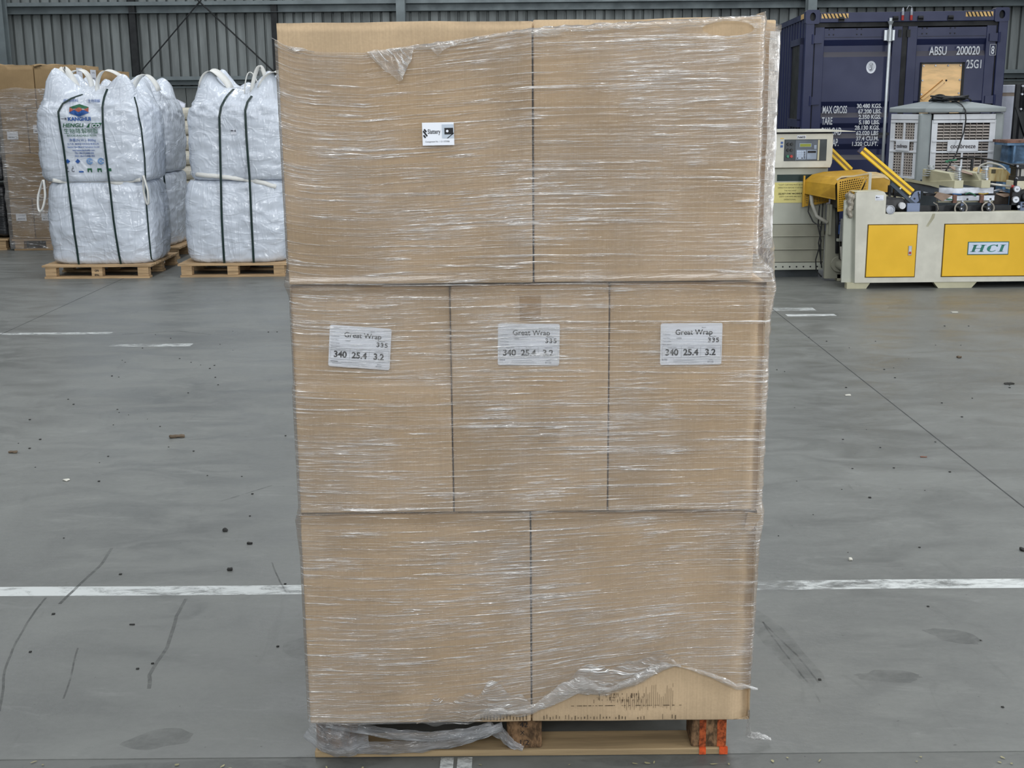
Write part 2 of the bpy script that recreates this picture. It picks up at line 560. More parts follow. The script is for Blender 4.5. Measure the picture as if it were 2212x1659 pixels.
M_SLATE2 = mat('dark_slate_panel', rgb(56, 62, 66), 0.5)
M_LCD = mat('green_display', rgb(134, 142, 38), 0.3, var=0.03)
M_KEY = mat('keypad_film', rgb(150, 164, 184), 0.45)
M_COOLGREY = mat('cooler_grey_plastic', rgb(142, 150, 152), 0.5, var=0.05, scale=3)
M_COOLFRAME = mat('cooler_white_grille', rgb(212, 216, 222), 0.5, var=0.05, scale=5)
M_COOLSLAT = mat('dusty_louvre', rgb(172, 164, 158), 0.6, var=0.07, scale=8)
M_COOLDARK = mat('cooler_inside', rgb(26, 24, 26), 0.9)
M_PLINTH = mat('dark_slate_plinth', rgb(66, 74, 80), 0.6)
M_STRAP = mat('dark_green_strap', rgb(26, 48, 46), 0.35)
M_BLUEPAINT = mat('worn_blue_steel', rgb(92, 126, 160), 0.5, 0.2, var=0.25, scale=6)
M_RUST = mat('rusty_plate', rgb(128, 96, 84), 0.9, var=0.25, scale=14)
M_RUSTCREAM = mat('rust_run_beige', rgb(186, 172, 128), 0.55, var=0.22, scale=6, stretch=(4, 4, 0.7), col2=rgb(170, 132, 66))
M_CLEARPVC = mat('pale_tank_plastic', rgb(214, 218, 232), 0.35, var=0.05)
M_TAN = mat('tan_band', rgb(176, 160, 146), 0.6)
M_BLACKWRAP = mat('black_pallet_wrap', rgb(40, 42, 46), 0.3, var=0.3, scale=5, bump=0.01, bscale=9, stretch=(1, 1, 6))
M_GREENWIRE = mat('green_wire', rgb(52, 120, 88), 0.5)
M_BLUEWIRE = mat('blue_wire', rgb(44, 96, 150), 0.5)
M_GREYHOSE = mat('grey_hose', rgb(168, 166, 156), 0.5)
M_RED = mat('red_plastic', rgb(176, 52, 46), 0.5)
M_GREENB = mat('green_push_button', rgb(60, 130, 100), 0.5)
M_BROWNPLATE = mat('brown_sheet', rgb(150, 128, 112), 0.6)
M_DRUMBLUE = mat('blue_machine_part', rgb(70, 100, 160), 0.5)

# ------------------------------------------------------------------ the shed: floor, back wall, steelwork
fl = MB().box(-26, 26, 3.005, 25.2, -0.25, 0.0).build('floor', M_FLOOR, kind='structure')
MB().box(-26, 26, -9, 3.005, -0.252, -0.002).build('apron_slab', M_APRON, fl)
jm = MB()
jm.box(-3.953, -3.947, 3.0, 25, 0.0, 0.0006)
jm.box(2.1965, 2.2035, 3.0, 25, 0.0, 0.0006)
jm.build('expansion_joint', mat('joint_sealant', rgb(58, 60, 60), 0.8), fl)
lm = MB()
for k in range(40):                                                # hand-rolled line, edges a little ragged
    x0, x1 = -9 + k * 0.45, -9 + (k + 1) * 0.45
    if -1.28 < (x0 + x1) / 2 < -1.20:
        continue
    e0, e1 = 0.004 * math.sin(k * 1.7), 0.004 * math.sin(k * 1.7 + 1.7)
    lm.add([(x0, 4.135 + e0, 0.0004), (x1, 4.135 + e1, 0.0004), (x1, 4.222 + e1, 0.0004), (x0, 4.222 + e0, 0.0004)], [(0, 1, 2, 3)])
lm.build('painted_line', M_LINE, fl)
lm = MB()
for (x, y, a, b) in ((-3.55, 9.36, 0.45, 0.04), (-2.65, 8.85, 0.30, 0.05), (2.3, 10.2, 0.25, 0.08), (2.45, 9.9, 0.2, 0.05)):
    lm.add([(x - a, y - b, 0.0004), (x + a, y - b, 0.0004), (x + a, y + b, 0.0004), (x - a, y + b, 0.0004)], [(0, 1, 2, 3)])
lm.build('paint_remnant', M_LINE, fl)


def blob(mb, x, y, rx, ry, rot=0.0, z=0.0005, n=26, rag=0.3, seed=0):
    vs = [(x, y, z)]
    for k in range(n):
        t = 2 * math.pi * k / n
        q = 1 + rag * fbm((math.cos(t) * 1.6 + seed * 7.1, math.sin(t) * 1.6, seed * 3.3))
        a, b = rx * q * math.cos(t), ry * q * math.sin(t)
        vs.append((x + a * math.cos(rot) - b * math.sin(rot), y + a * math.sin(rot) + b * math.cos(rot), z))
    mb.add(vs, [(0, k + 1, (k + 1) % n + 1) for k in range(n)])


sm = MB()
for i, (x, y, rx, ry, rt) in enumerate(((-0.985, 3.11, 0.10, 0.05, 0.3), (-0.48, 2.985, 0.14, 0.05, 0.1), (-0.62, 3.7, 0.16, 0.09, 0.3), (0.4, 2.97, 0.2, 0.03, 0.0),
                                        (1.44, 3.74, 0.09, 0.05, -0.6), (0.86, 3.7, 0.05, 0.34, 0.2), (1.15, 3.45, 0.10, 0.04, 0), (-0.9, 2.95, 0.3, 0.04, 0.05))):
    blob(sm, x, y, rx, ry, rt, seed=i)
sm.build('grease_stain', M_SCUFF, fl)
sm = MB()
for i, (x, y, rx, ry) in enumerate(((4.1, 10.4, 0.9, 0.4), (3.9, 9.2, 0.8, 0.15))):
    blob(sm, x, y, rx, ry, 0, seed=20 + i)
sm.build('ochre_stain', M_RUSTSTAIN, fl)
tm = MB()                                                           # old tyre and drag marks on the slab
for path, wd in (([(-1.60, 4.62), (-1.585, 4.45), (-1.60, 4.25), (-1.61, 4.0)], 0.012), ([(-1.17, 4.10), (-1.165, 3.95), (-1.13, 3.7), (-1.13, 3.5), (-1.10, 3.38)], 0.012),
                 ([(-1.68, 4.12), (-1.66, 3.9), (-1.63, 3.7), (-1.58, 3.5), (-1.48, 3.2)], 0.008), ([(-1.42, 3.7), (-1.37, 3.5), (-1.33, 3.3)], 0.006),
                 ([(-0.93, 4.45), (-0.86, 4.25), (-0.8, 4.1)], 0.006), ([(0.84, 3.86), (0.86, 3.65), (0.89, 3.4), (0.90, 3.25)], 0.006),
                 ([(0.84, 3.86), (0.90, 3.6), (0.93, 3.35)], 0.006), ([(-3.0, 9.3), (-2.6, 9.42), (-2.2, 9.2)], 0.02), ([(-1.3, 5.2), (-1.05, 5.5)], 0.01)):
    pts = []
    for i in range(len(path) - 1):
        for t in (0, .25, .5, .75):
            pts.append((path[i][0] + (path[i + 1][0] - path[i][0]) * t + 0.006 * fbm((i + t, wd * 90, 1)), path[i][1] + (path[i + 1][1] - path[i][1]) * t, 0.0005))
    tm.ribbon(pts, (1, 0, 0), wd, 0.0002)
tm.build('tyre_mark', M_SCUFF, fl)
ym = MB()
random.seed(5)
for k in range(26):
    x = random.uniform(-1.3, 1.35)
    y = 2.96 + random.gauss(0, 0.02)
    if abs(x - 0.0) < 0.62 and y > 2.975:
        y = 2.95
    blob(ym, x, y, random.uniform(0.002, 0.009), random.uniform(0.002, 0.005), random.random() * 3, 0.0012, 8, 0.6, k)
ym.build('yellow_paint_fleck', M_YFLECK, fl)
wm = MB()
for (x0, x1) in ((-0.20, -0.165), (-0.155, -0.115)):
    wm.add([(x0, 2.93, 0.001), (x1, 2.93, 0.001), (x1, 2.995, 0.001), (x0, 2.995, 0.001)], [(0, 1, 2, 3)])
wm.build('white_paint_patch', M_LINE, fl)

# back wall: ribbed sheet above a precast dado
wl = MB()
prof = []
x = -24.13
while x < 24.0:
    prof += [(x, 0.0), (x + 0.130, 0.0), (x + 0.136, 0.075), (x + 0.176, 0.075), (x + 0.182, 0.0)]
    x += 0.19
vs = [(px, 25.05 + py, z) for px, py in prof for z in (2.0, 7.6)]
wl.add(vs, [(2 * i, 2 * i + 2, 2 * i + 3, 2 * i + 1) for i in range(len(prof) - 1)])
wall = wl.build('wall_back', M_STEEL, kind='structure')
dd = MB()
for k in range(8):
    dd.box(-25.6 + k * 6.4 + 0.006, -25.6 + (k + 1) * 6.4 - 0.006, 24.95, 25.12, 0, 2.06)
dd.build('dado_panel', M_DADO, wall)
MB().box(-25, 25, 24.93, 25.0, 2.04, 2.075).build('cap_flashing', M_STEEL2, wall)


def channel(name, z0, z1):
    b = MB()
    b.prism([(0, 0)] * 0 or [(-25, z0), (25, z0), (25, z0 + 0.004), (-25, z0 + 0.004)], 24.82, 25.03)
    b.prism([(-25, z0), (25, z0), (25, z1), (-25, z1)], 25.00, 25.03)
    b.prism([(-25, z1 - 0.07), (25, z1 - 0.07), (25, z1), (-25, z1)], 24.815, 24.83)
    b.prism([(-25, z1 - 0.004), (25, z1 - 0.004), (25, z1), (-25, z1)], 24.82, 25.03)
    o = b.build(name, M_STEEL2, kind='structure')
    return o


channel('trim_1', 3.46, 3.67)
channel('trim_2', 2.10, 2.26)
channel('trim_3', 4.9, 5.1)
for i, xx in enumerate((-9.8, -2.08, 5.83, 13.5)):
    b = MB()
    b.box(xx - 0.085, xx + 0.085, 24.55, 24.565, 0, 7.6)
    b.box(xx - 0.085, xx + 0.085, 24.78, 24.795, 0, 7.6)
    b.box(xx - 0.006, xx + 0.006, 24.56, 24.79, 0, 7.6)
    o = b.build('steel_column', M_STEEL2, kind='structure')
for xx in (-7.33, -4.57):
    MB().box(xx - 0.06, xx + 0.06, 24.86, 24.98, 0, 7.6).build('steel_post', M_DARKSTEEL, kind='structure')
MB().tube([(-7.30, 24.80, 2.27), (-5.98, 24.80, 3.66), (-5.0, 24.80, 4.70)], 0.014, 8).build('brace_rod', M_DARKSTEEL, kind='structure')
MB().tube([(-4.62, 24.76, 2.35), (-6.02, 24.76, 3.70), (-7.0, 24.76, 4.65)], 0.014, 8).build('brace_rod', M_DARKSTEEL, kind='structure')

# ------------------------------------------------------------------ the wrapped stack of cartons
# pallet
PB = 3.0
pal = thing('pallet', 'timber pallet with orange striped corner block under the wrapped carton stack', 'pallet', (0.015, 3.5, 0))
MB().rbox(-0.54, 0.572, PB, PB + 0.10, 0.0, 0.019, 0.003, (10, 2, 2)).build('bottom_board', M_PLYBOARD, pal)
MB().rbox(-0.54, 0.572, PB + 0.48, PB + 0.60, 0.0, 0.019, 0.003, (4, 2, 2)).build('bottom_board', M_PLYBOARD, pal)
MB().rbox(-0.54, 0.572, PB + 1.0, PB + 1.10, 0.0, 0.019, 0.003, (4, 2, 2)).build('bottom_board', M_PLYBOARD, pal)
for iy, y in enumerate((PB + 0.006, PB + 0.49, PB + 1.0)):
    for ix, (xa, xb) in enumerate(((-0.535, -0.435), (-0.022, 0.072), (0.474, 0.57))):
        bl = MB().rbox(xa, xb, y, y + 0.095, 0.019, 0.112, 0.006, (3, 3, 3)).build('block', M_CHIP, pal)
        if iy == 0 and ix == 2:
            pm = MB()
            pm.box(xa + 0.022, xa + 0.040, y - 0.0012, y, 0.021, 0.110)
            pm.build('paint_stripe', M_ORANGE2, bl)
            pm = MB()
            pm.box(xb - 0.026, xb - 0.002, y - 0.0012, y, 0.021, 0.110)
            pm.build('paint_stripe', M_ORANGE2, bl)
        if iy == 0 and ix == 1:
            tm = MB()
            text_into(tm, '42', 0.024, y - 0.001, 0.083, 0.022)
            text_into(tm, 'X', 0.020, y - 0.001, 0.060, 0.018)
            text_into(tm, '1/2', 0.024, y - 0.001, 0.030, 0.022)
            tm.build('pen_mark', M_INK, bl)
pm = MB()
pm.box(0.496, 0.514, PB - 0.0012, PB + 0.008, 0.001, 0.0202)
pm.build('paint_stripe', M_ORANGE, pal)
pm = MB()
pm.box(0.550, 0.5727, PB - 0.0012, PB + 0.008, 0.001, 0.0202)
pm.build('paint_stripe', M_ORANGE, pal)
for xa in (-0.535, -0.02, 0.47):
    MB().box(xa, xa + 0.1, PB + 0.0, PB + 1.1, 0.112, 0.120).build('stringer_board', M_WOOD, pal)
for k in range(7):
    y = PB - 0.005 + k * 0.167
    MB().box(-0.54, 0.572, y, y + 0.10, 0.120, 0.132).build('deck_board', M_WOOD, pal)

FY = 2.94      # front face of the stack
BY = 4.03


def carton(label, x0, x1, y0, y1, z0, z1, seed=0, r=0.0035, fn=None, group='cartons in the wrapped front stack', m=None, bulge=0.004, name='carton', seam=True):
    def sag(p, n):
        q = p.copy()
        if n.y < -0.2:
            u = (p.x - x0) / (x1 - x0)
            v = (p.z - z0) / (z1 - z0)
            q.y -= bulge * math.sin(math.pi * min(1, max(0, u))) * math.sin(math.pi * min(1, max(0, v)))
            q.y += 0.0022 * fbm((p.x * 6 + seed * 3, p.z * 6, seed), 3)
            if fn:
                q = fn(q, u, v)
        if n.z > 0.3:
            q.z += 0.004 * fbm((p.x * 5 + seed, p.y * 5, 2.0), 2) - 0.002
        return q
    o = MB().rbox(x0, x1, y0, y1, z0, z1, r, (28, 6, 28), sag).build(name, m or M_CARD, smooth=True)
    # origin to the base
    c = Vector(((x0 + x1) / 2, (y0 + y1) / 2, z0))
    o.data.transform(Matrix.Translation(-c))
    o.location = c
    WORLD[o.name] = Matrix.Translation(c)
    tag(o, label, 'carton', group)
    return o


Z0, Z1, Z2, Z3 = 0.134, 0.712, 1.293, 1.902


def dent(q, u, v):
    # a knocked-in horizontal crease with the lower half pushed out
    k = (q.z - 1.046)
    q.y += 0.010 * math.exp(-(k / 0.012) ** 2) + (0.006 if k > 0 else 0.0) * min(1, abs(k) / 0.03)
    return q


def crush_top(q, u, v):
    q.y += 0.016 * max(0, (v - 0.90) / 0.10) ** 2
    return q


def crush_right(q, u, v):
    if u > 0.93:
        q.y += 0.022 * (u - 0.93) / 0.07 * (1 + 0.4 * fbm((v * 8, 1, 2)))
    return crush_top(q, u, v)


B1 = carton('bottom left carton, patch of pale scuffed flutes on its face', -0.537, 0.042, FY, BY, Z0, Z1, 1, fn=crush_top)
B2 = carton('bottom right carton, bare lower edge with dark roller scuffs', 0.046, 0.616, FY, BY, Z0, Z1, 2, fn=crush_right)
C1 = carton('middle layer left carton, level crease below its tilted label', -0.535, -0.1505, FY, BY, Z1 + .002, Z2, 3, fn=lambda q, u, v: dent(crush_top(q, u, v), u, v))
C2 = carton('middle layer centre carton, tape strip above its straight label', -0.1475, 0.2365, FY, BY, Z1 + .002, Z2, 4, fn=crush_top)
C3 = carton('middle layer right carton, straight label beside the wrinkled corner', 0.2395, 0.618, FY, BY, Z1 + .002, Z2, 5, fn=crush_right)
D1 = carton('top left carton, its bare upper strip above the torn film', -0.535, 0.052, FY - .006, BY, Z2 + .002, Z3 + .002, 6)
D2 = carton('top right carton at the front, bare oval through the film', 0.056, 0.582, FY, 3.44, Z2 + .002, Z3 + .004, 7)
D3 = carton('rear carton of the top layer, bare corner sticking out right', 0.056, 0.722, 3.45, BY, Z2 + .002, Z3 + 0.03, 8)


def scuffs(parent, name, rects, m, y):
    b = MB()
    for (x0, x1, z0, z1) in rects:
        b.add([(x0, y, z0), (x1, y, z0), (x1, y, z1), (x0, y, z1)], [(0, 1, 2, 3)])
    return b


random.seed(11)
tk = []
x = -0.09
while x < 0.036:                                                    # inked flute marks along the bottom edges
    tk.append((x, x + 0.0025, 0.139 + random.uniform(0, .003), 0.152 + random.uniform(-.003, .006)))
    x += 0.0085
b = scuffs(B1, 'x', tk, None, FY - 0.0022)
b.build('flute_scuff', M_TICK, B1, kind='stuff')
tk = []
x = 0.075
while x < 0.42:
    if random.random() < (0.95 if x < 0.29 else 0.5):
        tk.append((x, x + random.uniform(.0012, .0028), 0.140 + random.uniform(0, .004), 0.150 + random.uniform(-.003, .006)))
    x += 0.0082
for k in range(60):
    x = random.gauss(0.285, 0.03)
    z = random.choice((0.215, 0.205, 0.198))
    tk.append((x, x + random.uniform(.0008, .0016), z - random.uniform(.002, .014), z))
for k in range(60):
    x = random.uniform(0.14, 0.43)
    tk.append((x, x + random.uniform(.002, .007), 0.180 - 0.0006, 0.180 + 0.0010))
for k in range(26):
    x = 0.287 + k * 0.005
    tk.append((x, x + .0008, 0.165 + random.uniform(0, .02), 0.19 + random.uniform(0, .05)))
tk.append((0.412, 0.4128, 0.232, 0.243))
b = scuffs(B2, 'x', tk, None, FY - 0.0045)
b.build('flute_scuff', M_TICK, B2, kind='stuff')
tk = []
for k in range(24):
    x = -0.267 + k * 0.0052
    tk.append((x, x + 0.0024, 0.548 + random.uniform(-.006, .01), 0.563 + random.uniform(-.004, .004)))
    tk.append((x, x + 0.0020, 0.585 + random.uniform(-.006, .006), 0.603 + random.uniform(-.004, .004)))
b = scuffs(B1, 'x', tk, None, FY - 0.0058)
b.build('pale_scuff', M_CARDPALE, B1, kind='stuff')
MB().box(0.020, 0.071, FY - 0.0042, FY - 0.001, 1.203, 1.262).build('packing_tape', M_CARDTAPE, C2)
MB().box(0.066, 0.116, FY - 0.0068, FY - 0.002, 0.90, 1.055).build('packing_tape', M_CARDDULL, C2)
# crushed corner tongues at the lower seam
MB().prism([(0.583, 0.664), (0.600, 0.656), (0.628, 0.700), (0.592, 0.708)], FY - 0.003, FY + 0.001).build('crushed_flap', M_CARDDULL, B2)


def goods_label(parent, cx, cz, rot, y, bottom):
    W, Hh = 0.150, 0.103
    T = Matrix.Translation((cx, y, cz)) @ Matrix.Rotation(rot, 4, 'Y')
    card = MB()
    r = 0.005
    pts = []
    for (sx, sz, a0) in ((1, -1, -90), (1, 1, 0), (-1, 1, 90), (-1, -1, 180)):
        for k in range(5):
            a = math.radians(a0 + k * 22.5)
            pts.append((sx * (W / 2 - r) + r * math.cos(a), sz * (Hh / 2 - r) + r * math.sin(a)))
    card.prism(pts, -0.0004, 0.0004, T)
    lab = card.build('goods_label', M_WHITE, parent)
    k_ = MB()
    Y = -0.0008
    text_into(k_, 'Great Wrap', 0.006, Y, 0.0235, 0.0178, 1.02, 0.0003, T=T)
    text_into(k_, '335', 0.054, Y, 0.0045, 0.0155, 1.12, 0.0004, T=T, space=1.15)
    text_into(k_, '340', -0.047, Y, -0.0275, 0.0215, 1.0, 0.0007, T=T)
    text_into(k_, '25.4', -0.0005, Y, -0.0275, 0.0215, 1.0, 0.0007, T=T)
    text_into(k_, '3.2', 0.047, Y, -0.0275, 0.0215, 1.0, 0.0007, T=T)
    k_.build('bold_print', M_INK, lab)
    g_ = MB()
    for s_, xx, zz in (('Customer:', -0.070, 0.0225), ('Cust Plot:', -0.070, 0.0135), ('Cust Code:', -0.070, 0.0055), ('Description:', -0.070, -0.0018)):
        text_into(g_, s_, xx, Y, zz, 0.0046, 1, 0, 'LEFT', T=T)
    for s_, xx, zz, q in (('1050', -0.030, 0.0125, 0.0062), ('Quantity', 0.052, 0.0175, 0.0046), ('Length (mm)', -0.046, -0.0092, 0.0042), ('ID (mm)', 0.0, -0.0092, 0.0042),
                          ('Wall (mm)', 0.048, -0.0092, 0.0042), ('Batch:', 0.030, 0.0395, 0.0042), ('Batch:', 0.049, -0.0405, 0.004), ('87150', 0.048, -0.0465, 0.0058)):
        text_into(g_, s_, xx, Y, zz, q, 1, 0, T=T)
    for za in (-0.0048, -0.0108, -0.0330):
        g_.box(-0.070, 0.072, Y, Y + 0.0002, za - 0.0002, za + 0.0002, T)
    for xa in (-0.070, -0.0235, 0.0235, 0.072):
        g_.box(xa - 0.0002, xa + 0.0002, Y, Y + 0.0002, -0.0330, -0.0048, T)
    for j in range(3):
        g_.box(-0.042, 0.008 + 0.006 * j, Y, Y + 0.0002, -0.0395 - j * 0.003, -0.0391 - j * 0.003, T)
    if bottom:
        for j in range(4):
            g_.torus((-0.069 + j * 0.0032, Y, -0.0385), (0, 1, 0), 0.0014, 0.0004, 12, 4) if False else g_.box(-0.070 + j * 0.0035, -0.0685 + j * 0.0035, Y, Y + 0.0002, -0.0405, -0.0365, T)
    else:
        g_.box(-0.070, -0.052, Y, Y + 0.0002, -0.0392, -0.0377, T)
        g_.box(-0.066, -0.042, Y, Y + 0.0002, -0.0435, -0.0425, T)
    g_.build('small_print', M_INKGREY, lab)
    return lab


goods_label(C1, -0.370, 1.140, 0.082, FY - 0.0062, False)
goods_label(C2, 0.0415, 1.144, 0.018, FY - 0.0082, True)
goods_label(C3, 0.437, 1.142, 0.0, FY - 0.0082, True)

# ------------------------------------------------------------------ stretch film round the stack
TOP = [(-0.545, 1.868), (-0.517, 1.854), (-0.491, 1.844), (-0.448, 1.837), (-0.331, 1.833), (-0.267, 1.842), (-0.16, 1.854), (-0.042, 1.871), (0.054, 1.884),
       (0.213, 1.892), (0.373, 1.899), (0.489, 1.904), (0.574, 1.908), (0.60, 1.908)]
BOT = [(-0.55, 0.141), (-0.427, 0.137), (-0.257, 0.139), (-0.124, 0.145), (-0.063, 0.160), (0.042, 0.165), (0.106, 0.197), (0.167, 0.228), (0.239, 0.222),
       (0.311, 0.247), (0.382, 0.288), (0.412, 0.296), (0.43, 0.296), (0.49, 0.272), (0.539, 0.249), (0.576, 0.230), (0.63, 0.231)]


def lerp_tab(tab, x):
    if x <= tab[0][0]:
        return tab[0][1]
    for (a, b), (c, d) in zip(tab, tab[1:]):
        if x <= c:
            return b + (d - b) * (x - a) / (c - a)
    return tab[-1][1]


BOTS = [(-0.55 + 0.05 * k, 0.137 + 0.15 * (lambda t: t * t * (3 - 2 * t))(min(1, max(0, (k - 3) / 21)))) for k in range(26)]
FR = FY - 0.0135          # film plane, just clear of labels
# right-hand outline of the film by height: x at the front corner, x and y of its outermost rear point
KEY = [(0.10, 0.613, 0.622, 3.5), (0.60, 0.622, 0.630, 3.5), (0.70, 0.632, 0.640, 3.4), (0.74, 0.627, 0.640, 3.4), (1.20, 0.629, 0.652, 3.3),
       (1.28, 0.640, 0.668, 3.3), (1.31, 0.634, 0.742, 3.45), (1.36, 0.594, 0.734, 3.45), (1.88, 0.592, 0.736, 3.45), (1.95, 0.590, 0.738, 3.45)]
KEYL = [(0.10, -0.543), (0.60, -0.542), (0.695, -0.550), (0.73, -0.540), (1.04, -0.541), (1.05, -0.538), (1.26, -0.538), (1.295, -0.547), (1.34, -0.539), (1.95, -0.542)]


def keyed(z):
    if z <= KEY[0][0]:
        return KEY[0][1:]
    for a, b in zip(KEY, KEY[1:]):
        if z <= b[0]:
            t = (z - a[0]) / (b[0] - a[0])
            t = t * t * (3 - 2 * t)
            return tuple(a[i] + (b[i] - a[i]) * t for i in (1, 2, 3))
    return KEY[-1][1:]


def front_y(x, z):
    """the film hugs the layers, bridges the seams and ripples"""
    y = FR
    for zs in (Z1, Z2):
        y -= 0.006 * math.exp(-((z - zs - 0.006) / 0.012) ** 2)
        y += 0.004 * math.exp(-((z - zs + 0.030) / 0.018) ** 2)
    if 1.05 < z < 1.28 and x < -0.15:
        y += 0.004
    y += 0.0010 * fbm((x * 3, z * 40, 4.0), 3)
    return y


NZ = 260
U_PATH = []          # (segment, t)
for k in range(14):
    U_PATH.append(('L', k / 14))
for k in range(190):
    U_PATH.append(('F', k / 190))
for k in range(24):
    U_PATH.append(('R', k / 24))
for k in range(8):
    U_PATH.append(('S', k / 8))
for k in range(7):
    U_PATH.append(('B', k / 6))
fv, fuv, ff = [], [], []
for j in range(NZ + 1):
    s = j / NZ
    zr = 0.15 + (1.895 - 0.15) * s
    for (seg, t) in U_PATH:
        xr0 = 0.60
        if seg == 'F':
            xr = -0.535 + t * (0.60 + 0.535)
        elif seg == 'L':
            xr = -0.545
        else:
            xr = 0.60
        zt, zb = lerp_tab(TOP, xr), lerp_tab(BOT, xr)
        if seg in 'RSB':
            zt += 0.01
        zbs = lerp_tab(BOTS, xr)
        z = zr + (zb - zbs) * (1 - s) ** 12 + (zbs - 0.15) * (1 - s) ** 3.0 + (zt - 1.895) * s ** 3.0
        xf, xo, yo = keyed(z)
        xl = -0.548
        for a, b in zip(KEYL, KEYL[1:]):
            if a[0] <= z <= b[0]:
                xl = a[1] + (b[1] - a[1]) * (z - a[0]) / (b[0] - a[0])
        if seg == 'L':
            y = BY + 0.012 - t * (BY + 0.012 - FR - 0.006)
            x = xl + 0.001 + 0.0015 * fbm((y * 5, z * 40, 2.0), 2)
            u = -0.55 - (y - FR)
        elif seg == 'F':
            x = xl + (xf - xl) * t
            y = front_y(x, z)
            d = min(x - xl, xf - x)
            if d < 0.012:
                y += 0.010 * (1 - d / 0.012) ** 2
            u = -0.54 + t * 1.15
        elif seg == 'R':
            x = xf + (xo - xf) * t
            y = FR + 0.008 + (yo - FR - 0.008) * t
            x += 0.003 * fbm((y * 7, z * 42, 9.0), 3)
            if z > 1.33:                                           # sags into the gap before the rear carton
                x -= 0.05 * math.sin(math.pi * t) ** 1.0 * min(1, (z - 1.33) / 0.05)
            u = 0.61 + t * 0.5
        elif seg == 'S':
            x = xo + 0.002 * fbm((t * 5, z * 40, 5), 2)
            y = yo + (BY + 0.012 - yo) * t
            u = 1.11 + t * 0.55
        else:
            x = xo + (xl - xo) * t
            y = BY + 0.014
            u = 1.66 + t * 1.2
        fv.append((x, y, z))
        # strands follow the edges where the film is torn and pulled up
        fuv.append((u, z - (zbs - 0.15) * (1 - s) ** 3.0 - (zt - 1.895) * s ** 3.0 + 0.004 * fbm((u * 1.1, zr * 2.2, 3.0), 2)))
NU = len(U_PATH)
HX, HZ, HA, HB = 0.503, 1.880, 0.060, 0.0165                         # torn oval hole near the top right
kept, cut = set(), set()
for j in range(NZ):
    for i in range(NU - 1):
        q = (j * NU + i, j * NU + i + 1, (j + 1) * NU + i + 1, (j + 1) * NU + i)
        c = sum((Vector(fv[a]) for a in q), Vector()) / 4
        if U_PATH[i][0] == 'F' and ((c.x - HX) / HA) ** 2 + ((c.z - HZ) / HB) ** 2 < 1:
            cut.update(q)
            continue
        kept.update(q) if abs(c.x - HX) < 0.1 and c.z > 1.84 else None
        ff.append(q)
for i in kept & cut:                                                  # round the rim of the hole off
    x, y, z = fv[i]
    q = math.hypot((x - HX) / HA, (z - HZ) / HB)
    fv[i] = (HX + (x - HX) / q, y - 0.002, HZ + (z - HZ) / q)


def uvmesh(name, vs, uvs, fs, mt, parent, smooth=True):
    me = bpy.data.meshes.new(name)
    me.from_pydata(vs, [], fs)
    me.materials.append(mt)
    ul = me.uv_layers.new(name='UVMap')
    for lp in me.loops:
        ul.data[lp.index].uv = uvs[lp.vertex_index]
    if smooth:
        me.polygons.foreach_set('use_smooth', [True] * len(fs))
    o = bpy.data.objects.new(name, me)
    COL.objects.link(o)
    if parent is not None:
        attach(o, parent)
    return o


wrap = thing('stretch_wrap', 'clear wrinkled stretch film wound round the tall front carton stack', 'plastic wrap', (0.03, 3.47, 0.134))
uvmesh('film_sheet', fv, fuv, ff, M_FILM, wrap)


def torn_edge(pts, w0, w1, up, seed, yoff=0.0, name='torn_edge', n=140, m=None):
    """a crumpled, bunched hem along a torn film edge"""
    L = [0]
    for a, b in zip(pts, pts[1:]):
        L.append(L[-1] + math.hypot(b[0] - a[0], b[1] - a[1]))
    vs, uv, fs = [], [], []
    R = 7
    for i in range(n + 1):
        d = L[-1] * i / n
        k = max(j for j in range(len(L)) if L[j] <= d + 1e-9)
        k = min(k, len(pts) - 2)
        t = (d - L[k]) / max(1e-6, L[k + 1] - L[k])
        x = pts[k][0] + (pts[k + 1][0] - pts[k][0]) * t
        z = pts[k][1] + (pts[k + 1][1] - pts[k][1]) * t
        wdt = (w0 + (w1 - w0) * i / n) * (0.75 + 0.6 * fbm((x * 9, seed, 1.5), 3))
        wdt = max(0.003, wdt) * max(0.08, min(1, d / 0.05, (L[-1] - d) / 0.05))
        for r in range(R + 1):
            q = r / R
            zz = z + up * wdt * (q - 0.12) + 0.004 * fbm((x * 26, q * 2, seed), 2) * (1 if r in (0, R) else 0.5)
            yy = FR - 0.002 + yoff - 0.008 * math.sin(math.pi * q) * (0.6 + 0.7 * abs(fbm((x * 30, q * 4, seed), 3)))
            vs.append((x, yy, zz))
            uv.append((x + 0.3 * zz, zz * 1.2 + 0.012 * fbm((x * 14, q * 3, seed), 2)))
    for i in range(n):
        for r in range(R):
            fs.append((i * (R + 1) + r, (i + 1) * (R + 1) + r, (i + 1) * (R + 1) + r + 1, i * (R + 1) + r + 1))
    return uvmesh(name, vs, uv, fs, m or M_FILMEDGE, wrap)


torn_edge([p for p in TOP if -0.34 < p[0] < 0.59], 0.018, 0.030, -1, 3.0)
torn_edge([p for p in TOP if p[0] < -0.4], 0.035, 0.014, -1, 4.0)
torn_edge([p for p in BOT if -0.15 < p[0] < 0.44], 0.050, 0.038, 1, 5.0)
torn_edge([p for p in BOT if -0.30 < p[0] < 0.44], 0.11, 0.07, 1, 9.0, yoff=0.003, name='bunched_band', m=M_FILMBAND)
torn_edge([p for p in BOT if p[0] > 0.42], 0.008, 0.034, 1, 6.0)
torn_edge([(0.555 + 0.0, 1.902), (0.566, 1.890), (0.565, 1.872), (0.545, 1.866)], 0.012, 0.006, 1, 8.0, n=40)


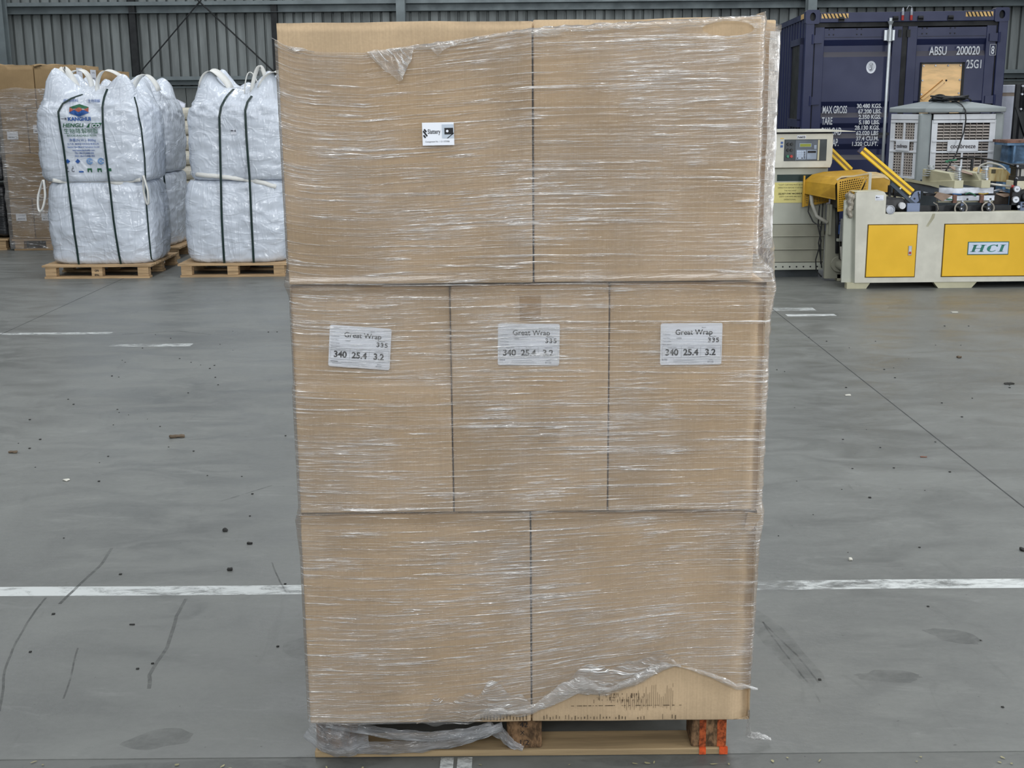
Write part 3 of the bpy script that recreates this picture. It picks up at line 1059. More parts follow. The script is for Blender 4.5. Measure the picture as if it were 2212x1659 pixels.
def flap(outline, seed, name='torn_flap'):
    """a hanging crumpled scrap of film, fan of triangles refined and creased"""
    bm_ = bmesh.new()
    vs = [bm_.verts.new((x, FR - 0.003, z)) for x, z in outline]
    bm_.faces.new(vs)
    bmesh.ops.triangulate(bm_, faces=bm_.faces[:])
    for _ in range(4):
        bmesh.ops.subdivide_edges(bm_, edges=bm_.edges[:], cuts=1, use_grid_fill=True)
    for v in bm_.verts:
        v.co.y -= 0.004 + 0.010 * abs(fbm((v.co.x * 34 + v.co.z * 14, v.co.z * 20, seed), 3))
        v.co.x += 0.004 * fbm((v.co.x * 40, v.co.z * 40, seed + 2), 2)
        v.co.z += 0.003 * fbm((v.co.x * 40, v.co.z * 40, seed + 5), 2)
    me = bpy.data.meshes.new(name)
    bm_.to_mesh(me)
    bm_.free()
    vs = [tuple(v.co) for v in me.vertices]
    fs = [tuple(p.vertices) for p in me.polygons]
    bpy.data.meshes.remove(me)
    return uvmesh(name, vs, [(v[0] * 1.5 - v[2], v[2] * 0.8 + v[0] * 0.8 + 0.004 * fbm((v[0] * 40, v[2] * 40, seed), 2)) for v in vs], fs, M_FILMEDGE, wrap)


cv, cuv, cf = [], [], []
for j in range(91):
    z = 1.315 + 0.585 * j / 90
    for r in range(6):
        q = r / 5
        cv.append((0.704 + 0.029 * q + 0.003 * fbm((z * 9, q, 4)), 3.432 + 0.006 * fbm((z * 40, q * 3, 6)) + 0.010 * q * q, z))
        cuv.append((z * 2 + q * .05, q * 0.2 + z * 0.4))
for j in range(90):
    for r in range(5):
        cf.append((j * 6 + r, j * 6 + r + 1, (j + 1) * 6 + r + 1, (j + 1) * 6 + r))
uvmesh('film_highlight_strip', cv, cuv, cf, M_FILMGLARE, wrap)  # white strip added to stand for the bright glare on the film corner

flap([(-0.326, 1.836), (-0.318, 1.820), (-0.300, 1.804), (-0.285, 1.790), (-0.266, 1.780), (-0.255, 1.770), (-0.247, 1.772), (-0.257, 1.788), (-0.256, 1.800),
      (-0.243, 1.815), (-0.232, 1.826), (-0.215, 1.844), (-0.27, 1.842)], 2.0)
flap([(-0.186, 1.850), (-0.176, 1.836), (-0.166, 1.824), (-0.158, 1.831), (-0.145, 1.840), (-0.118, 1.852), (-0.13, 1.862)], 5.0)

# roped tails of film pulled through the pallet
def rope(path, wd, th, seed, m=None, name='film_tail'):
    pts = []
    for a, b in zip(path, path[1:]):
        for k in range(8):
            t = k / 8
            pts.append(Vector(a).lerp(Vector(b), t))
    pts.append(Vector(path[-1]))
    vs, uv, fs = [], [], []
    n = 12
    for i, p in enumerate(pts):
        d = (pts[min(i + 1, len(pts) - 1)] - pts[max(i - 1, 0)]).normalized()
        side = Vector((-d.z, 0, d.x))
        w_ = lerp_tab(wd, i / (len(pts) - 1))
        for k in range(n + 1):
            q = k / n * 2 - 1
            o_ = p + side * (q * w_) + Vector((0, -th * (1 - q * q) - 0.012 * abs(fbm((i * 0.10, q * 5, seed), 3)), 0))
            vs.append(tuple(o_ + Vector((0, 0, 0.003 * fbm((i * .3, q, seed), 2)))))
            uv.append((i * 0.03, q * w_ * 4))
    for i in range(len(pts) - 1):
        for k in range(n):
            fs.append((i * (n + 1) + k, (i + 1) * (n + 1) + k, (i + 1) * (n + 1) + k + 1, i * (n + 1) + k + 1))
    return uvmesh(name, vs, uv, fs, m or M_FILMROPE, wrap)


rope([(-0.552, 2.99, 0.100), (-0.50, 2.97, 0.072), (-0.44, 2.975, 0.055), (-0.39, 3.0, 0.060)], [(0, .035), (0.5, .045), (1, .03)], 0.02, 1)
rope([(-0.43, 2.985, 0.040), (-0.34, 2.985, 0.036), (-0.25, 2.98, 0.046), (-0.16, 2.97, 0.066), (-0.09, 2.955, 0.092), (-0.03, 2.95, 0.118)], [(0, .018), (0.4, .020), (1, .012)], 0.012, 2)
rope([(-0.50, 2.97, 0.118), (-0.40, 2.975, 0.098), (-0.31, 2.975, 0.080), (-0.22, 2.975, 0.074), (-0.13, 2.97, 0.090), (-0.06, 2.96, 0.112)], [(0, .012), (0.5, .016), (1, .010)], 0.010, 3)
rope([(-0.08, 2.97, 0.108), (-0.035, 2.975, 0.080), (-0.01, 2.975, 0.052), (0.02, 2.978, 0.036)], [(0, .018), (0.6, .012), (1, .008)], 0.008, 4)
rope([(0.615, 2.95, 0.16), (0.622, 2.98, 0.10), (0.63, 3.02, 0.05), (0.655, 3.05, 0.030), (0.70, 3.06, 0.012)], [(0, .003), (0.5, .010), (0.75, .014), (1, .004)], 0.006, 5, M_FILMEDGE)

# consignment sticker on the outside of the film
T = Matrix.Translation((-0.1675, FR - 0.0035, 1.6485)) @ Matrix.Rotation(-0.012, 4, 'Y')
b = MB()
b.rbox(-0.037, 0.037, -0.0004, 0.0004, -0.0262, 0.0262, 0.0003, (2, 1, 2), T=T)
stk = b.build('consignment_sticker', mat('sticker_paper', rgb(236, 240, 248), 0.45, var=0.02), wrap)
b = MB()
text_into(b, 'Slattery', -0.0095, -0.001, 0.0008, 0.0145, 0.66, 0.0002, T=T)
text_into(b, 'Consignment No : 1-2-1-073986', -0.002, -0.001, -0.0190, 0.0050, 0.86, 0.0, T=T)
for (za, zb, xa) in ((0.0125, 0.0062, -0.0335), (0.0085, -0.0035, -0.0360), (-0.0010, -0.0070, -0.0355)):
    L = za - zb
    b.prism([(xa, za - 0.0025), (xa + L * 0.75, zb - 0.0025), (xa + L * 0.75 + 0.0028, zb), (xa + 0.0028, za)], -0.0011, -0.0008, T)
b.build('logo_print', M_INK, stk)
b = MB()
b.box(0.0095, 0.0368, -0.001, -0.0007, -0.0100, 0.0215, T)
b.build('picture_grey', mat('picture_grey', rgb(184, 194, 206), 0.5), stk)
b = MB()
b.box(0.0150, 0.0352, -0.0013, -0.001, -0.0015, 0.0135, T)
b.prism([(0.0205, -0.0100), (0.0225, -0.0106), (0.0370, 0.0005), (0.0365, 0.0025)], -0.0013, -0.001, T)
b.build('picture_black', M_INK, stk)
b = MB()
b.tube([(0.0215, -0.0016, 0.0062), (0.0215, -0.0012, 0.0062)], 0.0030, 16, T=T)
b.build('picture_white', M_WHITE, stk)

# ------------------------------------------------------------------ bulk bags on pallets
def euro_pallet(x0, x1, y0, y1, label, stamp=False, group='timber pallets under the bulk bags', h=0.135, m=None):
    mm = m or M_WOOD
    p = thing('pallet', label, 'pallet', ((x0 + x1) / 2, (y0 + y1) / 2, 0), group=group)
    for k, ya in enumerate((y0, (y0 + y1) / 2 - 0.05, y1 - 0.10)):
        MB().box(x0 + 0.02, x1 - 0.02, ya, ya + 0.10, 0, 0.02).build('bottom_board', mm, p)
        for xa in (x0 + 0.03, (x0 + x1) / 2 - 0.055, x1 - 0.14):
            o = MB().rbox(xa, xa + 0.11, ya + 0.004, ya + 0.098, 0.02, 0.098, 0.004, (2, 2, 2)).build('block', mm, p)
            if stamp and k == 0 and abs(xa - (x0 + x1) / 2) < 0.1:
                b = MB()
                text_into(b, 'CP3', xa + 0.055, ya + 0.003, 0.070, 0.026, 0.9, 0.001)
                b.build('stamp', M_INK, o)
                b = MB()
                text_into(b, 'EPAL', xa + 0.055, ya + 0.003, 0.028, 0.024, 0.9, 0.001)
                b.build('stamp', M_INK, o)
    for xa in (x0 + 0.03, (x0 + x1) / 2 - 0.055, x1 - 0.14):
        MB().box(xa, xa + 0.11, y0 + 0.01, y1 - 0.01, 0.098, 0.116).build('stringer_board', mm, p)
    n = 6
    wd = (y1 - y0) / n
    for k in range(n):
        MB().box(x0, x1, y0 + k * wd, y0 + k * wd + wd * 0.8, 0.116, h).build('deck_board', mm, p)
    return p


def bag_surface(cx, cy, z0, z1, hx, hy, seed, ears, waist_in=0.0, nz=54, nt=120, lean=(0, 0)):
    """rounded-square filled bag; ears > 0 pulls the four corners of the top up into points"""
    vs, fs = [], []
    H_ = z1 - z0

    def P(t, th, rho):
        c, s = math.cos(th), math.sin(th)
        n = 4.6
        r = 1.0 / (abs(c) ** n + abs(s) ** n) ** (1 / n)
        prof = 0.965 + 0.05 * math.sin(math.pi * min(1, t * 1.05)) ** 0.8
        if t < 0.06:
            prof -= 0.05 * (1 - t / 0.06) ** 2
        if ears:
            if t > 0.80:
                prof -= 0.10 * ((t - 0.80) / 0.20) ** 1.6
        else:
            if t > 0.93:
                prof -= 0.06 * ((t - 0.93) / 0.07) ** 2 + waist_in
        x = cx + hx * r * c * prof * rho + lean[0] * t
        y = cy + hy * r * s * prof * rho + lean[1] * t
        z = z0 + H_ * t
        # slow bulges and crumples
        d = 0.022 * fbm((c * 1.7 + seed, s * 1.7, t * 2.2 + seed), 2) + 0.012 * fbm((c * 5 + seed, s * 5, t * 9), 3)
        d += (0.020 if (ears and t > 0.75) else 0.006) * fbm((c * 12, s * 12 + seed, t * 16), 3)
        x += c * d * rho
        y += s * d * rho
        return Vector((x, y, z))
    rows = []
    for j in range(nz + 1):
        row = []
        for i in range(nt):
            row.append(len(vs))
            vs.append(tuple(P(j / nz, 2 * math.pi * i / nt, 1.0)))
        rows.append(row)
    NR = 18
    for k in range(1, NR + 1):                                      # the top
        rho = 1 - k / NR
        row = []
        for i in range(nt):
            th = 2 * math.pi * i / nt
            p = P(1.0, th, max(rho, 0.02))
            c, s = math.cos(th), math.sin(th)
            dome = (0.10 if ears else 0.03) * math.sin(min(1, (1 - rho) * 1.5) * math.pi / 2)
            p.z += dome
            if ears:
                a = (th - math.pi / 4) % (math.pi / 2)
                a = min(a, math.pi / 2 - a)
                p.z += ears * math.exp(-(a / 0.30) ** 2) * math.exp(-((rho - 0.80) / 0.22) ** 2) * (1 + 0.35 * fbm((c * 2, s * 2, seed), 1))
                p.z += 0.05 * fbm((p.x * 5, p.y * 5, seed), 3) * (1 - rho + 0.2)
            row.append(len(vs))
            vs.append(tuple(p))
        rows.append(row)
    for a, b in zip(rows, rows[1:]):
        for i in range(nt):
            fs.append((a[i], a[(i + 1) % nt], b[(i + 1) % nt], b[i]))
    fs.append(tuple(rows[-1]))
    fs.append(tuple(reversed(rows[0])))
    return vs, fs


def bag(label, args, m, group, name='bulk_bag'):
    vs, fs = bag_surface(**args)
    b = MB()
    b.add(vs, fs)
    t = thing(name, label, 'bulk bag', (args['cx'], args['cy'], args['z0']), group=group)
    b.build('bag_body', m, t, smooth=True)
    bv = BVHTree.FromPolygons([Vector(v) for v in vs], fs)
    return t, bv


def front_hit(bvs, x, z, y0=5.0):
    best = None
    for bv in bvs:
        h = bv.ray_cast(Vector((x, y0, z)), Vector((0, 1, 0)))
        if h[0] is not None and (best is None or h[0].y < best):
            best = h[0].y
    return best


def drape(mb, bvs, off=0.004, fallback=12.5):
    """move lettering onto the face of the bag"""
    out = []
    for (x, y, z) in mb.v:
        yy = front_hit(bvs, x, z)
        out.append((x, (yy if yy is not None else fallback) - off + y, z))
    mb.v = out
    return mb


def loop(parent, base_a, base_b, apex, wd, width=0.045, name='lifting_loop', m=None):
    a, b, c = Vector(base_a), Vector(base_b), Vector(apex)
    pts = []
    for k in range(25):
        t = k / 24
        q = a.lerp(b, t)
        h = math.sin(math.pi * t) ** 0.7
        mid = (a + b) / 2
        pts.append(q + (c - mid) * h)
    return MB().ribbon(pts, wd, width, 0.005).build(name, m or M_WEB, parent, smooth=True)


def strap(label, pts, bvs, group, width=0.020, off=0.010):
    """dark band pulled tight over both bags: bridges hollows, never cuts into them"""
    P_ = []
    for (xa, za), (xb, zb) in zip(pts, pts[1:]):
        n = max(2, int(abs(za - zb) / 0.03))
        for k in range(n):
            P_.append((xa + (xb - xa) * k / n, za + (zb - za) * k / n))
    P_.append(pts[-1])
    ys = [front_hit(bvs, x, z) for x, z in P_]
    last = next((y for y in ys if y is not None), 12.6)
    yy = []
    for y in ys:
        last = y if y is not None else last
        yy.append(last - off)
    hull = list(yy)                                                  # lower convex hull along the strap
    n = len(hull)
    st = [0]
    for i in range(1, n):
        while len(st) >= 2:
            a, b = st[-2], st[-1]
            if (yy[b] - yy[a]) * (i - a) >= (yy[i] - yy[a]) * (b - a):
                st.pop()
            else:
                break
        st.append(i)
    for a, b in zip(st, st[1:]):
        for i in range(a, b + 1):
            hull[i] = yy[a] + (yy[b] - yy[a]) * (i - a) / (b - a)
    o = MB().ribbon([(x, y, z) for (x, z), y in zip(P_, hull)], (1, 0, 0), width, 0.003).build('strapping_band', M_STRAP)
    tag(o, label, 'strap', group)
    return o


GB = 'bulk bags stacked two high on pallets'
GS = 'dark green straps over the bulk bags'
euro_pallet(-4.775, -3.665, 12.44, 13.55, 'pale timber pallet under the printed bulk bags, stamped centre block', True)
A1, A1b = bag('lower white bulk bag at far left, beneath the printed bag', dict(cx=-4.205, cy=12.965, z0=0.137, z1=0.960, hx=0.545, hy=0.460, seed=1.3, ears=0), M_BAG, GB)
A2, A2b = bag('upper white bulk bag printed with a green, red and blue cube logo', dict(cx=-4.21, cy=12.955, z0=0.972, z1=1.80, hx=0.580, hy=0.455, seed=2.2, ears=0.19), M_BAG, GB)
AB = [A1b, A2b]
for a_, b_, c_, wd_, w_ in (((-4.61, 12.75, 1.87), (-4.27, 12.9, 1.86), (-4.36, 12.85, 2.07), (0.2, 1, 0.1), 0.10), ((-4.49, 12.66, 1.93), (-4.36, 12.80, 1.84), (-4.46, 12.72, 2.07), (0.7, 0.7, 0), 0.07),
                           ((-4.14, 12.70, 1.83), (-3.82, 12.78, 1.90), (-4.05, 12.7, 2.06), (0.3, 1, 0.2), 0.07), ((-3.88, 13.0, 1.86), (-3.64, 13.1, 1.86), (-3.76, 13.05, 2.02), (0.4, 1, 0), 0.08)):
    loop(A2, a_, b_, c_, wd_, w_)


def hanging_loop(parent, cx, y, cz, rx, rz, lean):
    pts = []
    for k in range(41):
        t = 2 * math.pi * k / 40 + math.pi / 2
        q = math.sin(t)
        pts.append((cx + rx * math.cos(t) * (1 - 0.45 * max(0, q)) + lean * q, y - 0.02 * math.cos(t), cz + rz * q))
    return MB().ribbon(pts, (0.15, 1, 0.1), 0.03, 0.010).build('lifting_loop', M_WEB, parent, smooth=True)


hanging_loop(A1, -4.730, 12.50, 0.835, 0.042, 0.155, 0.030)
hanging_loop(A1, -3.665, 12.46, 0.885, 0.026, 0.140, -0.012)
# webbing seam at the waist between the two bags
def waist(parent, pts, width, bvs, m=None):
    P_ = []
    for (xa, za), (xb, zb) in zip(pts, pts[1:]):
        for k in range(12):
            P_.append((xa + (xb - xa) * k / 12, za + (zb - za) * k / 12))
    ys = [(front_hit(bvs, x, z) or 12.55) - 0.012 for x, z in P_]
    ys = [sum(ys[max(0, i - 3):i + 4]) / len(ys[max(0, i - 3):i + 4]) for i in range(len(ys))]
    return MB().ribbon([(x, y, z + 0.008 * fbm((x * 9, z, 3), 2)) for (x, z), y in zip(P_, ys)], (0, 0.25, 1), width, 0.01).build('rolled_seam', m or M_WEB, parent, smooth=True)


waist(A1, [(-4.62, 0.985), (-4.40, 0.965), (-4.1, 0.965), (-3.95, 0.955), (-3.72, 0.99)], 0.038, AB)
strap('dark green strap down the left of the printed bag', [(-4.27, 1.83), (-4.36, 1.79), (-4.44, 1.74), (-4.485, 1.66), (-4.475, 1.5), (-4.46, 1.32), (-4.45, 1.1), (-4.44, 0.8), (-4.43, 0.6), (-4.42, 0.3), (-4.42, 0.125)], AB, GS)
strap('dark green strap down the middle of the printed bag stack, right of its logo', [(-4.02, 1.88), (-4.04, 1.80), (-4.05, 1.7), (-4.05, 1.45), (-4.04, 1.2), (-4.03, 0.95), (-4.02, 0.6), (-4.0, 0.3), (-3.99, 0.125)], AB, GS)
strap('dark green strap near the right edge of the printed bag', [(-3.76, 1.80), (-3.72, 1.70), (-3.69, 1.5), (-3.68, 1.2), (-3.69, 0.95), (-3.70, 0.75), (-3.70, 0.4), (-3.70, 0.14)], AB, GS, 0.014)


def bagprint(name, m, fn):
    b = MB()
    fn(b)
    drape(b, AB, 0.011)
    return b.build(name, m, A2)


def gridquad(b, poly, n=8):
    """fills a quad (p00,p10,p11,p01) with a grid so that it drapes"""
    p = [Vector((q[0], 0, q[1])) for q in poly]
    vs = []
    for j in range(n + 1):
        for i in range(n + 1):
            u, v = i / n, j / n
            vs.append(tuple((p[0] * (1 - u) + p[1] * u) * (1 - v) + (p[3] * (1 - u) + p[2] * u) * v))
    b.add(vs, [(j * (n + 1) + i, j * (n + 1) + i + 1, (j + 1) * (n + 1) + i + 1, (j + 1) * (n + 1) + i) for j in range(n) for i in range(n)])


LX = -4.283
def zwave(x, z, a):
    return z + a * math.sin((x - LX) / 0.095 * math.pi)


def layer_band(b, ztop, zbot, edge_t, edge_b, n=24):
    for k in range(n):
        xa, xb = LX - 0.095 + 0.19 * k / n, LX - 0.095 + 0.19 * (k + 1) / n
        q = []
        for x_ in (xa, xb):
            q.append((x_, edge_b(x_)))
        gridquad(b, [q[0], q[1], (xb, edge_t(xb)), (xa, edge_t(xa))], 2)


hexa = lambda x: 0.030 * abs(x - LX) / 0.095
bagprint('logo_green', M_INKGREEN, lambda b: layer_band(b, 0, 0, lambda x: 1.735 - hexa(x), lambda x: max(1.735 - hexa(x) - 0.0005 - 0.02 * (1 - ((x - LX) / 0.095) ** 2) - 0.012, 1.690 + 0.010 * math.cos((x - LX) / 0.095 * math.pi * 2))))
bagprint('logo_red', M_INKRED, lambda b: layer_band(b, 0, 0, lambda x: 1.690 + 0.010 * math.cos((x - LX) / 0.095 * math.pi * 2) + 0.002, lambda x: 1.668 - 0.010 * math.cos((x - LX) / 0.095 * math.pi * 2)))
bagprint('logo_blue', M_INKBLUE, lambda b: layer_band(b, 0, 0, lambda x: 1.667 - 0.010 * math.cos((x - LX) / 0.095 * math.pi * 2), lambda x: 1.612 + 0.036 * abs(x - LX) / 0.095))


for _a in (
        lambda b: text_into(b, 'KANGHUI', -4.280, 0, 1.574, 0.050, 1.0, 0.0018),
        lambda b: text_into(b, '净重(N.W.): 800kg', -4.266, 0, 1.372, 0.034, 1.0, 0.0),
        lambda b: text_into(b, '生产商: 康辉新材料科技有限公司', -4.262, 0, 1.338, 0.022, 1.0, 0.0),
        lambda b: text_into(b, 'Kanghui New Material Technology Co.,Ltd', -4.262, 0, 1.310, 0.0205, 0.9, 0.0003),
        lambda b: text_into(b, 'http://www.kanghuifilm.com', -4.262, 0, 1.277, 0.022, 0.9, 0.0003),
        lambda b: text_into(b, 'TEL: +86-513-80801852', -4.258, 0, 1.248, 0.022, 0.9, 0.0003),
        lambda b: text_into(b, 'FAX: +86-513-80801855', -4.258, 0, 1.220, 0.022, 0.9, 0.0003),
        lambda b: text_into(b, '康辉新材料', -4.37, 0, 1.757, 0.034, 0.9, 0.0),
        lambda b: text_into(b, '生物降解', -4.135, 0, 1.752, 0.034, 0.9, 0.0),
):
    bagprint('blue_print', M_INKBLUE, _a)
for _a in (
        lambda b: text_into(b, 'HENGLI', -4.350, 0, 1.512, 0.052, 1.12, 0.0012, shear=0.2),
        lambda b: text_into(b, '生物降解树脂', -4.275, 0, 1.452, 0.056, 1.02, 0.0),
        lambda b: text_into(b, 'BIODEGRADABLE RESIN', -4.270, 0, 1.420, 0.027, 1.0, 0.0002),
):
    bagprint('green_print', M_INKGREEN, _a)
for xx in (-4.435, -4.335):
    bagprint('approval_mark', M_INKBLUE, lambda b: gridquad(b, [(xx - 0.026, 1.173), (xx + 0.0, 1.153), (xx + 0.026, 1.176), (xx, 1.200)], 4))


def ring_mark(b):
    n = 22
    for k in range(n):
        a0, a1 = 5.9 * k / n + 0.2, 5.9 * (k + 1) / n + 0.2
        gridquad(b, [(xx + 0.020 * math.cos(a0), 1.175 + 0.020 * math.sin(a0)), (xx + 0.032 * math.cos(a0), 1.175 + 0.032 * math.sin(a0)),
                     (xx + 0.032 * math.cos(a1), 1.175 + 0.032 * math.sin(a1)), (xx + 0.020 * math.cos(a1), 1.175 + 0.020 * math.sin(a1))], 1)


def frame_mark(b):
    gridquad(b, [(xx - 0.022, 1.067), (xx - 0.010, 1.067), (xx - 0.010, 1.090), (xx - 0.022, 1.090)], 2)
    gridquad(b, [(xx - 0.022, 1.088), (xx + 0.022, 1.088), (xx + 0.022, 1.105), (xx - 0.022, 1.105)], 2)
    gridquad(b, [(xx + 0.010, 1.067), (xx + 0.022, 1.067), (xx + 0.022, 1.090), (xx + 0.010, 1.090)], 2)


for xx in (-4.215, -4.100):
    o = bagprint('ring_mark', M_INKLB, ring_mark)
    bagprint('ring_centre', M_INKLB, lambda b: gridquad(b, [(xx - 0.010, 1.165), (xx + 0.010, 1.165), (xx + 0.010, 1.185), (xx - 0.010, 1.185)], 2))
for xx in (-4.222, -4.122):
    bagprint('green_mark', M_INKGREEN, frame_mark)
bagprint('green_mark', M_INKGREEN, lambda b: gridquad(b, [(-4.030, 1.077), (-4.000, 1.077), (-4.000, 1.105), (-4.030, 1.105)], 2))
bagprint('blue_mark', M_INKBLUE, lambda b: gridquad(b, [(-4.330, 1.065), (-4.285, 1.065), (-4.285, 1.080), (-4.330, 1.080)], 2))
bagprint('green_swoosh', M_INKGREEN, lambda b: gridquad(b, [(-4.222, 1.506), (-4.090, 1.506), (-4.060, 1.552), (-4.190, 1.546)], 8))


def eco_text(b):
    text_into(b, 'ECO', -4.138, -0.003, 1.509, 0.046, 1.15, 0.0022, shear=0.2)


bagprint('reversed_print', mat('bag_white_reversed', rgb(216, 222, 232), 0.5), eco_text)


def hook_mark(b):
    for a0 in range(8):
        a, c_ = math.radians(70 + a0 * 32), math.radians(70 + (a0 + 1) * 32)
        gridquad(b, [(xx + 0.010 * math.cos(a), 1.090 + 0.012 * math.sin(a)), (xx + 0.017 * math.cos(a), 1.090 + 0.020 * math.sin(a)),
                     (xx + 0.017 * math.cos(c_), 1.090 + 0.020 * math.sin(c_)), (xx + 0.010 * math.cos(c_), 1.090 + 0.012 * math.sin(c_))], 1)
    gridquad(b, [(xx - 0.003, 1.100), (xx + 0.003, 1.100), (xx + 0.003, 1.127), (xx - 0.003, 1.127)], 1)


for xx in (-4.44, -4.385):
    bagprint('hook_mark', M_INKGREY, hook_mark)
bagprint('grey_dash', M_INKGREY, lambda b: gridquad(b, [(-4.462, 1.590), (-4.432, 1.590), (-4.432, 1.597), (-4.462, 1.597)], 2))
bagprint('grey_square', M_INKGREY, lambda b: gridquad(b, [(-4.426, 1.583), (-4.406, 1.583), (-4.406, 1.603), (-4.426, 1.603)], 2))

euro_pallet(-3.40, -2.285, 12.47, 13.57, 'timber pallet under the plain bulk bags beside the tall stack', False)
Bb1, B1b = bag('lower plain white bulk bag, between the printed bags and the tall stack', dict(cx=-2.815, cy=13.05, z0=0.137, z1=0.965, hx=0.545, hy=0.535, seed=5.1, ears=0), M_BAG, GB)
Bb2, B2b = bag('upper plain white bulk bag with ruffled top beside the tall stack', dict(cx=-2.745, cy=13.05, z0=0.972, z1=1.79, hx=0.535, hy=0.535, seed=7.7, ears=0.20, lean=(0.02, 0)), M_BAG, GB)
BB = [B1b, B2b]
loop(Bb2, (-3.10, 12.72, 1.90), (-2.82, 12.80, 1.86), (-2.98, 12.72, 2.05), (0.3, 1, 0.2), 0.13)
loop(Bb2, (-2.66, 12.66, 1.80), (-2.52, 12.74, 1.86), (-2.60, 12.66, 2.03), (0.2, 1, 0), 0.022)
loop(Bb2, (-2.59, 12.66, 1.82), (-2.45, 12.74, 1.90), (-2.50, 12.66, 2.08), (0.6, 1, 0), 0.055)
loop(Bb2, (-2.50, 12.70, 1.88), (-2.20, 12.8, 1.85), (-2.34, 12.72, 2.03), (0.3, 1, 0.1), 0.16)
waist(Bb1, [(-3.27, 1.04), (-3.0, 1.02), (-2.7, 0.98), (-2.5, 0.945), (-2.36, 0.90)], 0.042, BB)
strap('dark green strap down the left of the plain bulk bags', [(-2.78, 1.87), (-2.82, 1.80), (-2.87, 1.70), (-2.89, 1.60), (-2.90, 1.3), (-2.91, 1.0), (-2.925, 0.6), (-2.93, 0.3), (-2.935, 0.12)], BB, GS, 0.022)
strap('dark green strap down the right of the plain bulk bags', [(-2.57, 1.80), (-2.61, 1.74), (-2.63, 1.66), (-2.63, 1.4), (-2.62, 1.0), (-2.625, 0.6), (-2.63, 0.3), (-2.635, 0.12)], BB, GS, 0.022)
b = MB()
gridquad(b, [(-2.79, 1.425), (-2.73, 1.425), (-2.73, 1.475), (-2.79, 1.475)], 3)
drape(b, BB, 0.004).build('white_tag', M_WHITE, Bb2)
b = MB()
gridquad(b, [(-2.788, 1.456), (-2.765, 1.456), (-2.765, 1.470), (-2.788, 1.470)], 1)
gridquad(b, [(-2.750, 1.452), (-2.736, 1.452), (-2.736, 1.472), (-2.750, 1.472)], 1)
gridquad(b, [(-2.765, 1.461), (-2.75, 1.461), (-2.75, 1.465), (-2.765, 1.465)], 1)
drape(b, BB, 0.006).build('tag_print', M_INKGREY, Bb2)

euro_pallet(-4.90, -3.78, 13.98, 15.05, 'timber pallet at the rear, behind the printed bags', False)
C_1, c1 = bag('lower greyish bulk bag in shade behind the printed bags', dict(cx=-4.40, cy=14.52, z0=0.137, z1=0.960, hx=0.555, hy=0.52, seed=11.1, ears=0), M_BAG, GB)
C_2, c2 = bag('upper bulk bag behind the printed bags, sloping right shoulder', dict(cx=-4.40, cy=14.52, z0=0.972, z1=1.80, hx=0.565, hy=0.52, seed=13.7, ears=0.17), M_BAG, GB)
strap('dark green strap on the shaded bags behind the printed bags', [(-4.06, 1.80), (-3.98, 1.70), (-3.94, 1.55), (-3.92, 1.3), (-3.915, 1.0), (-3.91, 0.6), (-3.91, 0.3)], [c1, c2], GS, 0.02)

# cream sacks piled on a pallet further back
euro_pallet(-5.15, -4.1, 16.6, 17.7, 'pallet under the cream sacks at the back', False)
gsk = 'cream sacks glimpsed between the bulk bags'
sacks = ['bottom', 'second', 'third', 'fourth', 'fifth', 'sixth', 'seventh', 'topmost']
zz = 0.136
for k, nm in enumerate(sacks):
    hgt = 0.198 if k < 7 else 0.16

    def slump(p, n, k=k):
        q = p.copy()
        q.x += 0.015 * fbm((p.z * 6, p.y * 3, k * 2.1), 2)
        q.y += 0.02 * fbm((p.z * 8, p.x * 4, k * 1.7), 2)
        return q
    o = MB().rbox(-5.10, -4.15, 16.65, 17.65, zz + 0.002, zz + hgt, 0.07, (14, 8, 4), slump).build('sack', M_CREAM, smooth=True)
    c = Vector((-4.62, 17.15, zz))
    o.data.transform(Matrix.Translation(-c))
    o.location = c
    WORLD[o.name] = Matrix.Translation(c)
    tag(o, 'cream sack between the bulk bags, %s of its pile' % ({'bottom': 'bottom one', 'topmost': 'topmost'}.get(nm, nm + ' from the bottom')), 'sack', gsk)
    if k in (5, 6):
        b = MB()
        text_into(b, 'RESIN 25KG', -4.47, 16.625, zz + 0.08, 0.05, 1.0)
        b.build('sack_print', M_INKGREY, o)
    zz += hgt
b = MB()
b.ribbon([(-4.66, 16.8, zz), (-4.60, 16.75, zz + .10), (-4.5, 16.8, zz + .02), (-4.44, 16.85, zz + .06), (-4.36, 16.9, zz)], (0.2, 1, 0.3), [.2, .3, .3, .25, .2], 0.006)
o.name = 'sack'
b.build('loose_film', M_CLEARPVC, o, smooth=True)

